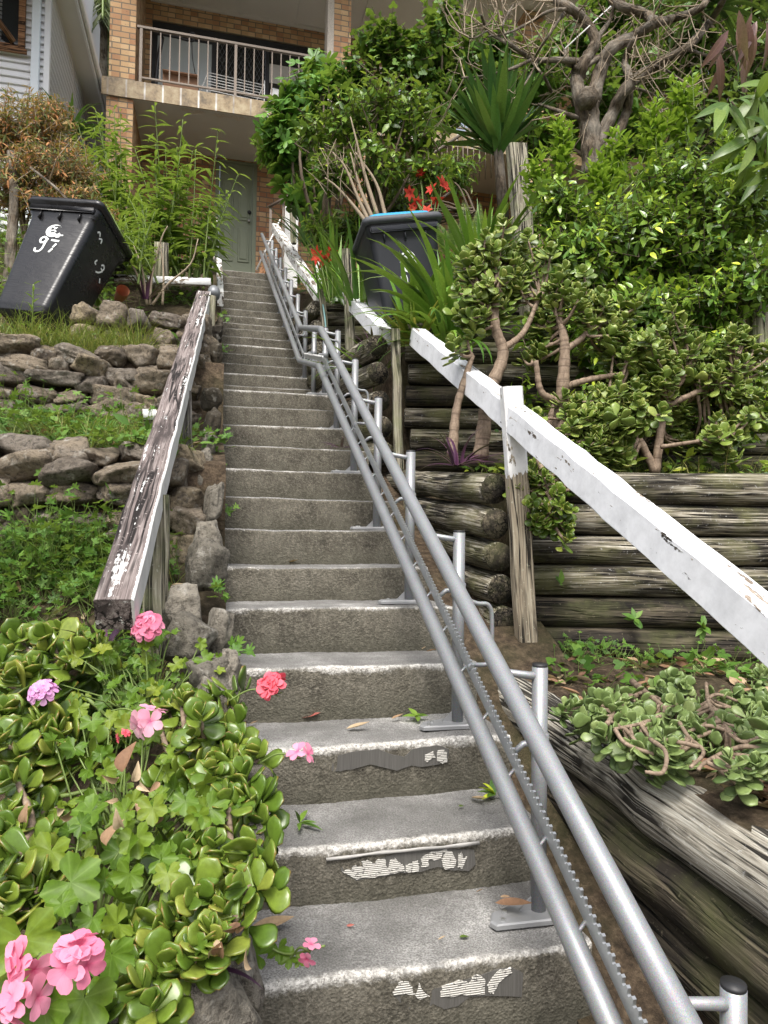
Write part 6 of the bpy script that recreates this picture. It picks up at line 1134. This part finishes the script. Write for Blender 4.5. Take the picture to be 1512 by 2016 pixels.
# dead bracts in the foreground bed
for lab, px, py, L, k in (('orange dead leaf standing in the geranium bed', 240, 1520, .06, 1), ('crumpled pinkish brown dead leaves in the geranium bed', 265, 1570, .03, 9), ('curled brown dead leaf left in the geranium bed', 105, 1590, .038, 3), ('small folded grey brown dead leaf in the geranium bed', 213, 1670, .04, 2), ('dead brown leaves at the left end of the lowest tread', 468, 1845, .035, 5)):
    c = at(px, py, d=dfg(py)-.08); D = nrm(sph(k)+VIEW*.3+(ZUP*2 if k == 1 else 0)); tag(MB().inst(*leaf_t(.55, 7, curl=.6, fold=.5), c+r3(k, .018)*(k > 1), D, nrm(VIEW+r3(k, .5)), L*RNG.uniform(.7, 1.1, k)).build('dead_leaf', G['dry'], origin=c), lab, 'dead leaf')

GRP = {'timber_post': 'timber posts beside the steps', 'handrail_beam': 'timber handrail beams', 'log_retaining_wall': 'log retaining walls', 'dry_stone_wall': 'dry stone walls', 'wheelie_bin': 'wheelie bins', 'dry_leaf': 'fallen leaves on the steps', 'green_leaf': 'green leaves on the steps', 'leaf_sprig': 'green sprigs on the steps', 'step_weed': 'weeds along the steps', 'wall_weed': 'weeds in the log wall', 'dead_leaf': 'dead leaves in the flower bed', 'jade_plant': 'jade plants', 'jade_tree': 'jade trees', 'geranium': 'geraniums', 'strap_leaf_plant': 'strap leaved clumps', 'purple_plant': 'purple leaved plants', 'red_lily': 'red lilies', 'lily_plant': 'lily leaf clumps', 'timber_board': 'boards leaning by the door', 'white_panel': 'white panels near the door', 'background_tree': 'trees behind the garden', 'glossy_shrub': 'glossy shrubs', 'dracaena': 'dracaenas'}
for o in SC.objects:
    if o.parent is None and 'group' not in o and o.name.split('.')[0] in GRP and 'label' in o: o['group'] = GRP[o.name.split('.')[0]]
# ---------------------------------------------------------------- camera, light, render settings
cam = bpy.data.cameras.new('camera'); co = bpy.data.objects.new('camera', cam); COL.objects.link(co)
cam.sensor_fit = 'VERTICAL'; cam.sensor_height = 36; cam.lens = FOC/2016*36; cam.clip_start = .05; cam.clip_end = 500
co.matrix_world = Matrix([[CR[i], CU[i], -CF[i], 0] for i in range(3)]+[[0, 0, 0, 1]]); SC.camera = co
cam.dof.use_dof = False
wd = bpy.data.worlds.new('World'); SC.world = wd; wd.use_nodes = True; nt = wd.node_tree
sky = nt.nodes.new('ShaderNodeTexSky'); sky.sky_type = 'NISHITA'; sky.sun_disc = False
EL, RO = math.radians(58), math.radians(200)
sky.sun_elevation = EL; sky.sun_rotation = RO; sky.dust_density = 5.; sky.ozone_density = .6; sky.air_density = 1.0
hs = nt.nodes.new('ShaderNodeHueSaturation'); hs.inputs['Saturation'].default_value = .45
bg = nt.nodes['Background']; bg.inputs[1].default_value = .15
nt.links.new(sky.outputs[0], hs.inputs['Color']); nt.links.new(hs.outputs[0], bg.inputs[0])
sl_ = bpy.data.lights.new('sun', 'SUN'); sl_.energy = 1.9; sl_.angle = math.radians(24); sl_.color = (1, .96, .9)
so = bpy.data.objects.new('sun', sl_); COL.objects.link(so); so.location = (0, 0, 20)
dv = Vector((math.sin(RO)*math.cos(EL), math.cos(RO)*math.cos(EL), math.sin(EL)))
so.rotation_euler = dv.to_track_quat('Z', 'Y').to_euler()
SC.view_settings.view_transform = 'Standard'; SC.view_settings.look = 'None'; SC.view_settings.exposure = .8; SC.view_settings.gamma = 1
SC.render.engine = 'CYCLES'; SC.cycles.max_bounces = 6; SC.cycles.diffuse_bounces = 3; SC.cycles.glossy_bounces = 2; SC.cycles.transmission_bounces = 3; SC.cycles.transparent_max_bounces = 4
